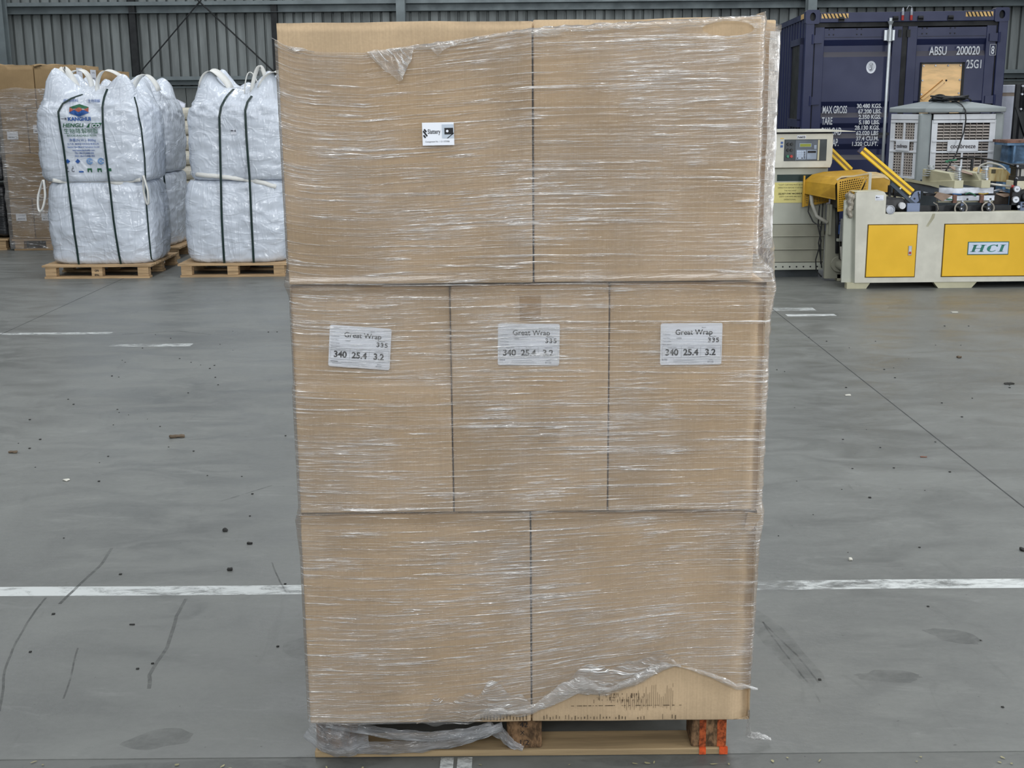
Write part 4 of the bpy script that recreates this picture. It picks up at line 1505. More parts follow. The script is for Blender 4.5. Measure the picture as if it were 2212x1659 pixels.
# ------------------------------------------------------------------ cartons on pallets along the left
def wrapped_stack(x0, y0, y1, cols_by_layer, zs, depth_split, where, tones, labels_on):
    """cols_by_layer: list of x boundaries for every layer, bottom first"""
    names = ('bottom', 'second', 'third', 'top')
    for L, (xs, (za, zb)) in enumerate(zip(cols_by_layer, zs)):
        for c in range(len(xs) - 1):
            for d in range(len(depth_split) - 1):
                xa, xb, ya, yb = xs[c] + .004, xs[c + 1] - .004, depth_split[d] + .004, depth_split[d + 1] - .004
                if d and c < len(xs) - 2:
                    continue
                pos = {2: ('left', 'right'), 3: ('left', 'centre', 'right'), 1: ('only',)}[len(xs) - 1][c]

                def sag(p, n, za=za, zb=zb, L=L, c=c):
                    q = p.copy()
                    if n.z > 0.3 and L == len(zs) - 1:
                        q.z += 0.035 * fbm((p.x * 3 + c, p.y * 2, 4.4), 2) - 0.012
                    if n.y < -0.3:
                        q.y += 0.006 * fbm((p.x * 4, p.z * 5, L), 2)
                    return q
                o = MB().rbox(xa, xb, ya, yb, za + .003, zb, 0.012, (10, 4, 8), sag).build('carton', tones[L % len(tones)], smooth=True)
                cc = Vector(((xa + xb) / 2, (ya + yb) / 2, za))
                o.data.transform(Matrix.Translation(-cc))
                o.location = cc
                WORLD[o.name] = Matrix.Translation(cc)
                row = '' if len(depth_split) == 2 else (', front row' if d == 0 else ', rear row')
                tag(o, '%s %s-layer carton of the %s%s' % (pos, names[L] if len(zs) == 4 else 'upper', where, row), 'carton', 'cartons of the %s' % where)
                if (L, c, d) in labels_on:
                    side, lx, lz, lw, lh = labels_on[(L, c, d)]
                    if side == 'front':
                        lab = MB().box(lx, lx + lw, ya - 0.010, ya - 0.006, lz, lz + lh).build('goods_label', M_WHITE, o)
                        b = MB()
                        T = Matrix.Translation((lx + lw / 2, ya - 0.011, lz + lh / 2))
                        text_into(b, 'Great Wrap', 0.01, 0, lh * 0.18, lh * 0.17, 1, 0, T=T)
                        text_into(b, '340 25.4 3.2', 0, 0, -lh * 0.30, lh * 0.22, 1, 0.001, T=T)
                        b.build('label_print', M_INKGREY, lab)
                    else:
                        lab = MB().box(xb + 0.004, xb + 0.008, ly0 := ya + 0.10, ly0 + lw, lz, lz + lh).build('goods_label', M_WHITE, o)
                        b = MB()
                        T = Matrix.Translation((xb + 0.009, ya + 0.10 + lw / 2, lz + lh / 2)) @ Matrix.Rotation(math.pi / 2, 4, 'Z')
                        text_into(b, 'Great Wrap', 0.0, 0, lh * 0.2, lh * 0.15, 1, 0, T=T)
                        text_into(b, '340 25.4 3.2', 0, 0, -lh * 0.30, lh * 0.17, 1, 0.001, T=T)
                        b.build('label_print', M_INKGREY, lab)


ZS = [(0.135, 0.622), (0.622, 1.165), (1.165, 1.690), (1.690, 2.205)]
WL = 'wrapped stack at far left'
wrapped_stack(-6.08, 15.0, 16.0, [[-6.08, -5.80, -5.48, -5.17], [-6.08, -5.62, -5.17], [-6.08, -5.77, -5.47, -5.17], [-6.08, -5.64, -5.165]], ZS, [15.0, 15.5, 15.96], WL,
              [M_CARD2, M_CARD2, M_CARD2, M_CARD2],
              {(0, 0, 0): ('front', -6.01, 0.36, 0.125, 0.085), (0, 1, 0): ('front', -5.70, 0.36, 0.125, 0.085), (2, 0, 0): ('front', -6.02, 1.33, 0.13, 0.095), (2, 1, 0): ('front', -5.70, 1.40, 0.13, 0.095),
               (3, 1, 0): ('side', 0, 2.02, 0.20, 0.14), (3, 1, 1): ('side', 0, 2.01, 0.2, 0.14)})
euro_pallet(-6.09, -5.16, 15.0, 15.98, 'film-covered pallet under the wrapped carton stack at far left', group='pallets along the left')
ws = thing('stretch_wrap', 'clear film round the carton stack at far left, bare at the top', 'plastic wrap', (-5.62, 15.5, 0.02))


def far_film(x0, x1, y0, y1, za, zb, seed):
    vs, uv, fs = [], [], []
    path = [(x0, y1), (x0, y0), (x1, y0), (x1, y1)]
    n = 40
    pts = []
    u = 0
    for (a, b) in zip(path, path[1:]):
        L = math.hypot(b[0] - a[0], b[1] - a[1])
        for k in range(n):
            pts.append((a[0] + (b[0] - a[0]) * k / n, a[1] + (b[1] - a[1]) * k / n, u + L * k / n))
        u += L
    NZ_ = 70
    for j in range(NZ_ + 1):
        z = za + (zb - za) * j / NZ_
        for x, y, uu in pts:
            w_ = 0.008 * fbm((uu * 3, z * 14, seed), 2)
            zz = z + (0.05 * fbm((uu * 2, seed, 1), 2) if j == NZ_ else 0)
            for seam in (0.622, 1.165, 1.690):
                w_ -= 0.012 * math.exp(-((z - seam) / 0.03) ** 2)
            vs.append((x + (w_ if x <= x0 + .01 else -w_ if x >= x1 - .01 else 0), y - 0.004 + w_, zz))
            uv.append((uu, zz + 0.01 * fbm((uu * 2, zz * 3, seed), 2)))
    m_ = len(pts)
    for j in range(NZ_):
        for i in range(m_ - 1):
            fs.append((j * m_ + i, j * m_ + i + 1, (j + 1) * m_ + i + 1, (j + 1) * m_ + i))
    return uvmesh('film_sheet', vs, uv, fs, M_FILMFAR, ws)


far_film(-6.105, -5.145, 14.975, 16.0, 0.02, 1.92, 3)
WR = 'second wrapped stack behind the far left one'
wrapped_stack(-6.08, 16.2, 17.2, [[-6.08, -5.64, -5.16]] * 2, [(0.135, 1.15), (1.15, 2.17)], [16.2, 16.7, 17.2], WR, [M_CARD2], {})
euro_pallet(-6.09, -5.16, 16.2, 17.2, 'pallet under the second carton stack behind the far left one', group='pallets along the left')
for o in list(bpy.data.objects):
    if o.get('label', '').find(WR) >= 0 and 'upper-layer' in o['label']:
        lay = 'lower' if o.location.z < 0.5 else 'upper'
        o['label'] = o['label'].replace('upper-layer', lay + '-layer')
# black-wrapped load at the very edge
euro_pallet(-7.3, -6.16, 15.05, 16.05, 'broken dark pallet at the left edge under the black wrapped load', group='pallets along the left')
b = MB().rbox(-7.28, -6.17, 15.1, 16.0, 0.175, 0.77, 0.05, (14, 6, 10), lambda p, n: p + n * 0.03 * fbm((p.x * 3, p.z * 6, 2), 3)).build('wrapped_load', M_BLACKWRAP, smooth=True)
tag(b, 'black wrapped load low at the left edge of the photo', 'wrapped load')
b = MB().rbox(-7.28, -6.15, 15.1, 16.0, 0.84, 1.13, 0.05, (14, 6, 8), lambda p, n: p + n * 0.03 * fbm((p.x * 3, p.z * 6, 7), 3)).build('wrapped_load', M_BLACKWRAP, smooth=True)
tag(b, 'grey-black wrapped load stacked on the lower one at the left edge', 'wrapped load')

# ------------------------------------------------------------------ shipping container
RC = math.radians(-4.5)
con = thing('shipping_container', 'navy blue shipping container with white stencilled weights and a plywood panel in its door', 'container', (4.955, 15.90, 0), RC)
TC = Matrix.Translation((4.955, 15.90, 0)) @ Matrix.Rotation(RC, 4, 'Z')
HW, HH, LEN = 1.235, 2.80, 6.06


def cm():
    return MB()


def cb(b, x0, x1, y0, y1, z0, z1):
    return b.box(x0, x1, y0, y1, z0, z1, TC)


b = cm()
for sx in (-1, 1):                                                   # corner posts
    b = cm()
    cb(b, min(sx * HW, sx * (HW - 0.11)), max(sx * HW, sx * (HW - 0.11)), 0.0, 0.12, 0.12, HH - 0.12)
    b.build('corner_post', M_NAVY, con, bevel=0.006)
b = cm()
cb(b, -HW + 0.17, HW - 0.17, 0.0, 0.10, 2.655, 2.775)
b.build('header_rail', M_NAVY, con, bevel=0.006)
b = cm()
cb(b, -HW + 0.1, HW - 0.1, 0.0, 0.12, 0.05, 0.17)
b.build('sill_rail', M_NAVY, con, bevel=0.006)
b = cm()
cb(b, -HW + 0.11, HW - 0.11, 0.035, 0.11, 2.600, 2.660)
b.build('drip_gasket', M_NAVYDARK, con)
for sx in (-1, 1):                                                   # corner castings with their oval holes
    for z0 in (2.64, 0.0):
        b = cm()
        xa, xb = (-HW - 0.006, -HW + 0.17) if sx < 0 else (HW - 0.17, HW + 0.006)
        cx, cz, rx, rz = (xa + xb) / 2, z0 + 0.085, 0.036, 0.052
        n = 28
        outer, inner = [], []
        for k in range(n):
            t = 2 * math.pi * k / n
            c, s_ = math.cos(t), math.sin(t)
            q = 1 / max(abs(c), abs(s_))
            outer.append((cx + c * q * (xb - xa) / 2, cz + s_ * q * 0.085))
            inner.append((cx + c * rx, cz + s_ * rz))
        vs = [(x, -0.008, z) for x, z in outer] + [(x, -0.008, z) for x, z in inner] + [(x, 0.05, z) for x, z in inner] + [(x, 0.15, z) for x, z in outer]
        fs = []
        for k in range(n):
            k2 = (k + 1) % n
            fs += [(k, k2, n + k2, n + k), (n + k, n + k2, 2 * n + k2, 2 * n + k), (k2, k, 3 * n + k, 3 * n + k2)]
        fs.append(tuple(range(3 * n - 1, 2 * n - 1, -1)))
        b.add(vs, fs, TC)
        o = b.build('corner_casting', M_NAVY, con)
        MB().prism([(cx + (rx - .002) * math.cos(2 * math.pi * k / 20), cz + (rz - .002) * math.sin(2 * math.pi * k / 20)) for k in range(20)], 0.046, 0.049, TC).build('casting_hole', M_NAVYDARK, o)

# side walls, roof
b = cm()
prof = []
y = 0.12
while y < LEN:
    prof += [(y, 0.0), (y + 0.07, 0.0), (y + 0.105, 0.036), (y + 0.175, 0.036), (y + 0.21, 0.0)]
    y += 0.245
for sx in (-1, 1):
    vs = [(sx * (HW - 0.012 - d), yy, z) for yy, d in prof for z in (0.16, HH - 0.09)]
    b2 = cm()
    fs = [(2 * i, 2 * i + 2, 2 * i + 3, 2 * i + 1) for i in range(len(prof) - 1)]
    b2.add(vs, fs, TC)
    b2.build('side_wall', M_NAVY, con)
    b3 = cm()
    xa, xb = sorted((sx * HW, sx * (HW - 0.07)))
    cb(b3, xa, xb, 0.12, LEN, HH - 0.09, HH - 0.02)
    b3.build('top_rail', M_NAVY, con)
b = cm()
cb(b, -HW + .05, HW - .05, 0.1, LEN, HH - 0.05, HH - 0.03)
b.build('roof', M_NAVY, con)
b = cm()
cb(b, -HW + .02, HW - .02, LEN - .03, LEN, 0.1, HH - 0.03)
b.build('end_wall', M_NAVY, con)
# dark window in the left side wall
fr = cm()
for (ya, yb, za, zb) in ((0.15, 0.22, 1.45, 2.48), (1.02, 1.09, 1.45, 2.48), (0.15, 1.09, 2.40, 2.48), (0.15, 1.09, 1.37, 1.47)):
    cb(fr, -HW - 0.035, -HW + 0.03, ya, yb, za, zb)
wf = fr.build('side_window_frame', M_NAVY, con)
b = cm()
cb(b, -HW - 0.012, -HW + 0.0, 0.2, 1.05, 1.46, 2.42)
b.build('dark_pane', M_BLACK, wf)
b = cm()
cb(b, -HW - 0.004, -HW + 0.002, 0.14, 0.42, HH - 0.085, HH - 0.025)
b.build('hazard_patch', M_HAZY, con)

# the two doors: pressed horizontal corrugation between flat stiles
PZ = [(2.585, 0.0), (2.446, 0.0), (2.375, 0.045), (2.300, 0.045), (2.237, 0.0), (1.69, 0.0), (1.62, 0.045), (1.55, 0.045), (1.49, 0.0), (1.42, 0.0), (1.36, 0.045), (1.29, 0.045),
      (1.23, 0.0), (1.16, 0.0), (1.09, 0.045), (1.02, 0.045), (0.96, 0.0), (0.62, 0.0), (0.55, 0.045), (0.45, 0.045), (0.38, 0.0), (0.18, 0.0)]


def door(xa, xb, hinge):
    b = cm()
    for x0, x1 in ((xa, xa + 0.115), (xb - 0.115, xb)):
        cb(b, x0, x1, 0.032, 0.09, 0.18, 2.60)
    d = b.build('door', M_NAVY, con, bevel=0.004)
    b = cm()
    x0, x1 = xa + 0.115, xb - 0.115
    vs = [(x, 0.045 + dd_, z) for z, dd_ in PZ for x in (x0, x1)]
    b.add(vs, [(2 * i, 2 * i + 1, 2 * i + 3, 2 * i + 2) for i in range(len(PZ) - 1)], TC)
    b.build('corrugated_panel', M_NAVY, d)
    b = cm()
    cb(b, x0 + 0.01, x1 - 0.01, 0.041, 0.05, 2.475, 2.478)
    b.build('panel_seam', M_NAVYDARK, d)
    for zc in (2.455, 1.70, 0.95, 0.4):
        h = cm()
        xh = xa if hinge < 0 else xb
        xs = (xh - 0.075, xh + 0.085) if hinge < 0 else (xh - 0.085, xh + 0.075)
        h.prism([(xs[0], zc - .055), (xs[1], zc - .045), (xs[1], zc + .045), (xs[0], zc + .055)] if hinge < 0 else [(xs[0], zc - .045), (xs[1], zc - .055), (xs[1], zc + .055), (xs[0], zc + .045)], 0.005, 0.034, TC)
        h.tube([(xh - hinge * 0.03 * -1, -0.002, zc - 0.06), (xh - hinge * 0.03 * -1, -0.002, zc + 0.06)], 0.014, 10, T=TC)
        h.build('hinge', M_NAVY, d)
    bt = cm()
    for bx in (x0 + 0.06, x0 + 0.115, (x0 + x1) / 2 - 0.02, (x0 + x1) / 2 + 0.035):
        for bz in (2.575, 2.51):
            bt.tube([(bx, 0.036, bz), (bx, 0.046, bz)], 0.008, 8, T=TC)
    bt.build('bolt_heads', M_NAVYDARK, d, kind='stuff')
    return d


DL = door(-HW + 0.125, -0.035, -1)
DR = door(0.035, HW - 0.125, 1)
b = cm()
cb(b, -0.035, 0.035, 0.05, 0.10, 0.18, 2.62)
b.build('door_gasket', M_NAVYDARK, con)
for xx in (HW - 0.122, -HW + 0.112):
    b = cm()
    cb(b, xx - 0.004, xx + 0.012, 0.04, 0.10, 0.18, 2.62)
    b.build('door_gasket', M_NAVYDARK, con)
for xx in (-0.80, -0.14, 0.165, 0.53):                                # cam keepers on the header
    b = cm()
    cb(b, xx - 0.035, xx + 0.035, -0.02, 0.0, 2.665, 2.70)
    b.tube([(xx - 0.03, -0.02, 2.70), (xx + 0.03, -0.02, 2.70)], 0.022, 10, T=TC)
    b.build('cam_keeper', M_NAVYDARK, con)
for xx in (-0.055, 0.05):                                             # two lamps with leads above the door joint
    b = cm()
    b.tube([(xx, -0.02, 2.67), (xx, -0.02, 2.73)], 0.016, 10, T=TC)
    o = b.build('door_sensor', M_RED, con)
    b = cm()
    b.tube([(xx, -0.02, 2.73), (xx, -0.02, 2.78), (xx, -0.02, 2.82)], [0.018, 0.016, 0.008], 10, T=TC)
    b.build('sensor_cap', M_ALU, o)
    b = cm()
    cb(b, xx - 0.03, xx + 0.01, 0.02, 0.035, 2.47, 2.56)
    b.build('latch_plate', M_NAVYDARK, con)
b = cm()
b.tube([(-0.01, -0.02, 2.80), (0.01, -0.02, 2.845), (0.05, -0.02, 2.83)], 0.004, 6, T=TC)
b.build('sensor_lead', M_ALU, con)
# locking rod
b = cm()
b.tube([(-0.20, -0.03, 2.70), (-0.20, -0.03, 0.15)], 0.019, 14, T=TC)
rod = b.build('locking_rod', M_CHROME, con, smooth=True)
b = cm()
cb(b, -0.265, -0.225, -0.02, 0.032, 2.43, 2.555)
cb(b, -0.165, -0.14, -0.02, 0.032, 2.43, 2.555)
b.tube([(-0.20, -0.03, 2.42), (-0.20, -0.03, 2.56)], 0.033, 14, T=TC)
b.tube([(-0.20, -0.03, 2.62), (-0.20, -0.03, 2.66)], [0.022, 0.04], 14, T=TC)
b.build('rod_bracket', M_CHROME, rod)
b = cm()
cb(b, -0.26, -0.14, -0.03, 0.03, 1.27, 1.30)
b.build('rod_guide', M_NAVYDARK, rod)
# hazard strips
for x0 in (-HW + 0.19, HW - 0.19 - 0.33):
    b = cm()
    cb(b, x0, x0 + 0.33, -0.002, 0.0, 2.705, 2.762)
    hz_ = b.build('hazard_strip', M_HAZY, con)
    b = cm()
    for k in range(7):
        xs = x0 + 0.004 + k * 0.046
        b.prism([(xs + 0.028, 2.705), (xs + 0.046, 2.705), (xs + 0.018, 2.762), (xs, 2.762)], -0.0035, -0.0022, TC)
    b.build('black_stripe', M_INK, hz_)
# stencilled lettering
def ctext(name, items, parent):
    b = cm()
    for (s_, x, z, size, xs, al) in items:
        text_into(b, s_, x, 0.036, z, size, xs, 0.002, al, T=TC)
    return b.build(name, M_WLETTER, parent)


ctext('serial_number', [('ABSU', 0.31, 2.250, 0.145, 0.62, 'LEFT'), ('200020', 0.64, 2.250, 0.145, 0.66, 'LEFT'), ('25G1', 0.772, 2.085, 0.145, 0.62, 'LEFT')], DR)
b = cm()
text_into(b, '8', 1.082, 0.028, 2.255, 0.135, 0.62, 0.002, T=TC)
for (x0, x1, z0, z1) in ((1.045, 1.12, 2.238, 2.242), (1.045, 1.12, 2.368, 2.372), (1.045, 1.049, 2.238, 2.372), (1.116, 1.12, 2.238, 2.372)):
    cb(b, x0, x1, 0.027, 0.030, z0, z1)
b.build('check_digit', M_WLETTER, DR)
ctext('weight_stencil', [('MAX GROSS', -0.975, 1.545, 0.130, 0.43, 'LEFT'), ('TARE', -0.975, 1.405, 0.130, 0.43, 'LEFT'), ('PAYLOAD', -0.975, 1.275, 0.130, 0.43, 'LEFT'), ('CU. CAP.', -0.975, 1.135, 0.130, 0.43, 'LEFT')], DL)
rows = [('30.480 KGS.', -0.235, 1.608), ('67.200 LBS.', -0.235, 1.540), ('2.350 KGS.', -0.235, 1.472), ('5.180 LBS.', -0.25, 1.405), ('28.130 KGS.', -0.245, 1.338), ('62.020 LBS.', -0.245, 1.270), ('37.4 CU.M.', -0.25, 1.203), ('1.320 CU.FT.', -0.255, 1.136)]
ctext('weight_figures', [(s_, x, z, 0.072, 0.86, 'RIGHT') for s_, x, z in rows], DL)
# survey seal
b = cm()
b.prism([(-0.395 + 0.060 * math.cos(2 * math.pi * k / 40), 2.108 + 0.076 * math.sin(2 * math.pi * k / 40)) for k in range(40)], 0.0405, 0.0435, TC)
se = b.build('survey_seal', M_WHITE, DL)
b = cm()
for k in range(40):
    a0, a1 = 2 * math.pi * k / 40, 2 * math.pi * (k + 1) / 40
    b.add([(-0.395 + r_ * 0.034 * math.cos(a), 0.0398, 2.112 + r_ * 0.052 * math.sin(a)) for a, r_ in ((a0, 1), (a1, 1), (a1, .86), (a0, .86))], [(0, 1, 2, 3)], TC)
for (x0, x1, z0, z1) in ((-0.412, -0.402, 2.10, 2.145), (-0.392, -0.38, 2.085, 2.15), (-0.41, -0.382, 2.075, 2.087), (-0.405, -0.395, 2.06, 2.07)):
    cb(b, x0, x1, 0.0395, 0.040, z0, z1)
for k in range(14):
    a = math.radians(-10 + k * 15.4)
    x, z = -0.395 + 0.047 * math.cos(a), 2.112 + 0.064 * math.sin(a)
    cb(b, x - 0.003, x + 0.003, 0.0395, 0.040, z - 0.004, z + 0.004)
b.build('seal_emblem', M_INKGREY, se)
# plywood panel with the arched opening
fr = cm()
PX0, PX1, PZ0, PZ1 = 0.230, 0.722, 1.36, 2.140
for (x0, x1, z0, z1) in ((PX0 - .018, PX0, PZ0, PZ1 + .018), (PX1, PX1 + .030, PZ0, PZ1 + .018), (PX0 - .018, PX1 + .030, PZ1, PZ1 + .020)):
    cb(fr, x0, x1, 0.015, 0.095, z0, z1)
pf = fr.build('panel_recess_frame', M_NAVYDARK, DR)
b = cm()
ax, az, ar = 0.472, 1.640, 0.122
# board with an arch cut out
n = 20
arch = [(ax + ar, PZ0)] + [(ax + ar * math.cos(math.pi * k / n), az + ar * math.sin(math.pi * k / n)) for k in range(n + 1)] + [(ax - ar, PZ0)]
vs, fs = [], []
def q4(pts):
    i = len(vs)
    for x, z in pts:
        vs.append((x, 0.030, z))
    fs.append(tuple(range(i, i + len(pts))))
q4([(PX0, PZ0), (ax - ar, PZ0), (ax - ar, az), (PX0, az)])
q4([(ax + ar, PZ0), (PX1, PZ0), (PX1, az), (ax + ar, az)])
for k in range(n):
    a, c_ = arch[k + 1], arch[k + 2]
    def out(p):
        t = (p[0] - (ax - ar)) / (2 * ar)
        return (PX0 + (PX1 - PX0) * t, PZ1)
    q4([c_, a, out(a), out(c_)])
q4([(PX0, az), (ax - ar, az), (PX0, PZ1)])
q4([(ax + ar, az), (PX1, az), (PX1, PZ1)])
b.add(vs, fs, TC)
pl = b.build('plywood_panel', M_PLY, pf)
b = cm()
b.tube([(x, 0.026, z) for x, z in arch], 0.010, 8, T=TC)
b.build('arch_trim', M_BLACK, pl)
b = cm()
cb(b, ax - ar, ax + ar, 0.060, 0.066, PZ0, az + ar)
b.build('grey_blank', mat('grey_blank', rgb(128, 122, 120), 0.6), pf)
b = cm()
b.prism([(PX0 + 0.005, 1.715), (PX0 + 0.035, 1.70), (0.520, 1.915), (0.495, 1.945)], 0.012, 0.030, TC)
bt = b.build('batten', M_PLY, pl)
b = cm()
b.prism([(PX0 + 0.002, 1.722), (PX0 + 0.006, 1.716), (0.497, 1.940), (0.490, 1.948)], 0.008, 0.030, TC)
b.build('batten_edge', M_PLYDARK, bt)
for xx, zz_ in ((0.510, 1.912), (0.540, 1.938)):
    b = cm()
    b.tube([(xx, 0.026, zz_), (xx, 0.031, zz_)], 0.012 if xx < 0.55 else 0.008, 12, T=TC)
    b.build('peg_hole', M_INK, pl)
for xx, zz_ in ((0.250, 2.12), (0.395, 2.12), (0.55, 2.12), (0.702, 2.12), (0.246, 1.94), (0.704, 1.945), (0.244, 1.77), (0.704, 1.78)):
    b = cm()
    b.tube([(xx, 0.018, zz_), (xx, 0.031, zz_)], [0.010, 0.013], 12, T=TC)
    b.build('screw', M_ALU, pl)

# ------------------------------------------------------------------ control cabinet
cab = thing('control_cabinet', 'cream control cabinet with keypad panel and yellow notice, left of the machine', 'cabinet', (2.66, 12.3, 0))
CX0, CX1, CY = 2.15, 3.095, 12.10
MB().box(CX0, CX1, CY, CY + 0.5, 0.525, 1.07).build('upper_body', M_GREYGREEN, cab, bevel=0.006)
MB().box(CX0, CX1, CY + 0.01, CY + 0.5, 0.15, 0.522).build('lower_body', M_OLIVESHADE, cab, bevel=0.004)
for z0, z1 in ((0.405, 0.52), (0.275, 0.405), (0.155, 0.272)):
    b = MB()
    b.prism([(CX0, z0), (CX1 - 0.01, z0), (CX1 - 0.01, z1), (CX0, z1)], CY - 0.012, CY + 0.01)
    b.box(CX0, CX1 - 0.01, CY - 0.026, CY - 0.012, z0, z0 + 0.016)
    b.build('ledge_panel', M_OLIVESHADE, cab, bevel=0.004)
b = MB().box(CX0, CX1 - 0.005, CY - 0.02, CY + 0.4, 0.078, 0.15).build('base_rail', M_GREYGREEN, cab)
for k in range(7):
    x = 2.62 + k * 0.068
    MB().tube([(x, CY - 0.022, 0.108), (x, CY - 0.018, 0.108)], 0.008, 10).build('bolt_hole', M_INK, b)
MB().box(CX0 + 0.02, CX1 - 0.04, CY + 0.04, CY + 0.45, 0.0, 0.078).build('plinth', M_SLATE2, cab)
# control head, a little proud of the body
b = MB()
b.prism([(CX0, 1.075), (CX1 + 0.005, 1.075), (CX1 + 0.02, 1.12), (CX1 + 0.02, 1.397), (CX0, 1.397)], CY - 0.06, CY + 0.45)
hd = b.build('control_head', M_CREAMPAINT, cab, bevel=0.006)
b = MB()
b.prism([(CX0, 1.415), (CX1 + 0.03, 1.415), (CX1 + 0.22, 1.414), (CX1 + 0.22, 1.418), (CX1 + 0.03, 1.432), (CX0, 1.434)], CY - 0.10, CY + 0.46)
b.build('overhanging_lid', M_CREAMPAINT, cab)
MB().box(CX0, CX1 + .01, CY - 0.05, CY + 0.44, 1.397, 1.416).build('lid_gap', M_INK, cab)
YF = CY - 0.0605
pn = MB().box(2.645, 3.055, YF - 0.002, YF, 1.140, 1.345).build('panel_recess', M_SLATE2, hd)
rp = MB().box(2.652, 2.745, YF - 0.006, YF - 0.002, 1.146, 1.338).build('button_plate', M_SLATE2, pn)
for j, (z, ms) in enumerate(((1.300, (M_BLACK, M_BLACK)), (1.245, (M_BLACK, M_BLACK)), (1.185, (M_GREENB, M_RED)))):
    for i, x in enumerate((2.681, 2.715)):
        MB().tube([(x, YF - 0.006, z), (x, YF - 0.020, z)], [0.015, 0.013], 14).build('push_button' if j == 2 else 'selector_switch', ms[i], rp)
kp = MB().box(2.752, 2.965, YF - 0.006, YF - 0.002, 1.146, 1.338).build('keypad_plate', M_SLATE, pn)
lf = MB().box(2.790, 2.905, YF - 0.010, YF - 0.006, 1.272, 1.308).build('display_frame', M_KEY, kp)
MB().box(2.795, 2.900, YF - 0.012, YF - 0.010, 1.276, 1.304).build('display', M_LCD, kp)
for (x0, x1, z0, z1) in ((2.765, 2.858, 1.156, 1.245), (2.866, 2.958, 1.156, 1.245), (2.932, 2.956, 1.254, 1.290)):
    MB().box(x0, x1, YF - 0.008, YF - 0.006, z0, z1).build('keypad', M_KEY, kp)
b = MB()
for i in range(4):
    for j in range(4):
        b.box(2.770 + i * 0.021, 2.786 + i * 0.021, YF - 0.0095, YF - 0.008, 1.162 + j * 0.020, 1.175 + j * 0.020)
b.build('key_block', mat('key_cap', rgb(176, 188, 206), 0.5), kp)
b = MB()
b.box(2.872, 2.952, YF - 0.0095, YF - 0.008, 1.216, 1.236)
b.build('dark_key_row', M_INK, kp)
b = MB()
for x, z in ((2.776, 1.168), (2.820, 1.168)):
    b.tube([(x, YF - 0.011, z), (x, YF - 0.008, z)], 0.006, 10)
for j in range(4):
    b.tube([(2.842, YF - 0.011, 1.170 + j * .018), (2.842, YF - 0.008, 1.170 + j * .018)], 0.006, 10)
b.build('dark_keys', M_INK, kp)
MB().box(2.968, 2.985, YF - 0.006, YF - 0.002, 1.146, 1.340).build('recess_edge', M_BEIGE, pn)
nb = MB().box(2.765, 2.850, YF - 0.003, YF, 1.352, 1.383).build('number_sticker', M_WHITE, hd)
b = MB()
text_into(b, 'N603', 2.807, YF - 0.004, 1.357, 0.026, 1.25, 0.001)
b.build('sticker_print', M_INK, nb)
MB().box(2.605, 2.638, YF - 0.003, YF, 1.352, 1.358).build('yellow_tape', M_YBAR, hd)
b = MB()
b.box(2.610, 2.632, YF - 0.003, YF, 1.305, 1.325)
b.build('blue_sticker', M_DRUMBLUE, hd)
b = MB()
b.box(2.608, 2.632, YF - 0.003, YF, 1.270, 1.292)
b.build('blue_sticker', M_DRUMBLUE, hd)
MB().box(2.60, 2.97, CY - 0.004, CY, 0.945, 1.008).build('dark_window', mat('dark_green_window', rgb(44, 60, 58), 0.2), cab)
nt_ = MB().box(2.50, 2.880, CY - 0.003, CY, 0.735, 0.932).build('notice', M_NOTICE, cab)
b = MB()
for k, s_ in enumerate(('"LIGHT CURTAINS MUST BE IN', 'OPERATION BEFORE STARTING', 'THE MACHINE"', 'DO NOT START MACHINE IF', 'LIGHT CURTAINS ARE NOT', 'OPERATIONAL.')):
    text_into(b, s_, 2.735, CY - 0.004, 0.903 - k * 0.0285, 0.0195, 0.90, 0.0008 if k == 3 else 0)
b.box(2.615, 2.672, CY - 0.0045, CY - 0.0035, 0.8145, 0.8160)
b.build('notice_print', mat('olive_ink', rgb(70, 66, 36), 0.7), nt_)

# ------------------------------------------------------------------ bag-making machine
GRP = None
mac = thing('bag_making_machine', 'cream and yellow bag-making machine with two handwheels on its bed', 'machine', (4.2, 11.9, 0))
MY = 11.30
MXE = 6.6
# side frame panel with the raised left end
b = MB()
poly = [(3.187, 0.055), (MXE, 0.062), (MXE, 0.705), (3.437, 0.692), (3.435, 0.862), (3.418, 0.888), (3.395, 0.898), (3.17, 0.895), (3.155, 0.88)]
b.prism(poly, MY, MY + 0.05)
fr = b.build('side_frame', M_CREAMPAINT, mac, bevel=0.003)
MB().prism([(3.078, 0.055), (3.187, 0.055), (3.160, 0.86), (3.068, 0.80)], MY + 0.05, MY + 0.07).build('end_plate', M_GREYGREEN, mac)
b = MB()
b.add([(3.187, MY, 0.055), (3.158, MY, 0.88), (3.105, MY + 0.22, 0.80), (3.115, MY + 0.22, 0.055), (3.187, MY + .05, 0.055), (3.158, MY + .05, 0.88)], [(0, 1, 2, 3)])
b.build('chamfered_end', M_GREYGREEN, mac)
b = MB()
b.add([(3.158, MY - .002, 0.89), (3.395, MY - .002, 0.898), (3.375, MY + 0.10, 0.905), (3.115, MY + 0.10, 0.90)], [(0, 1, 2, 3)])
b.build('end_top', M_BEIGE, mac)
MB().box(3.437, MXE, MY + 0.05, MY + 0.10, 0.655, 0.70).build('bed_ledge', M_CREAMPAINT, mac)
MB().box(3.45, MXE, MY + 0.60, MY + 0.65, 0.06, 0.66).build('far_side_frame', M_BEIGE, mac)
MB().box(3.2, MXE, MY + 0.1, MY + 0.60, 0.50, 0.55).build('inner_tray', M_DARKSTEEL, mac)
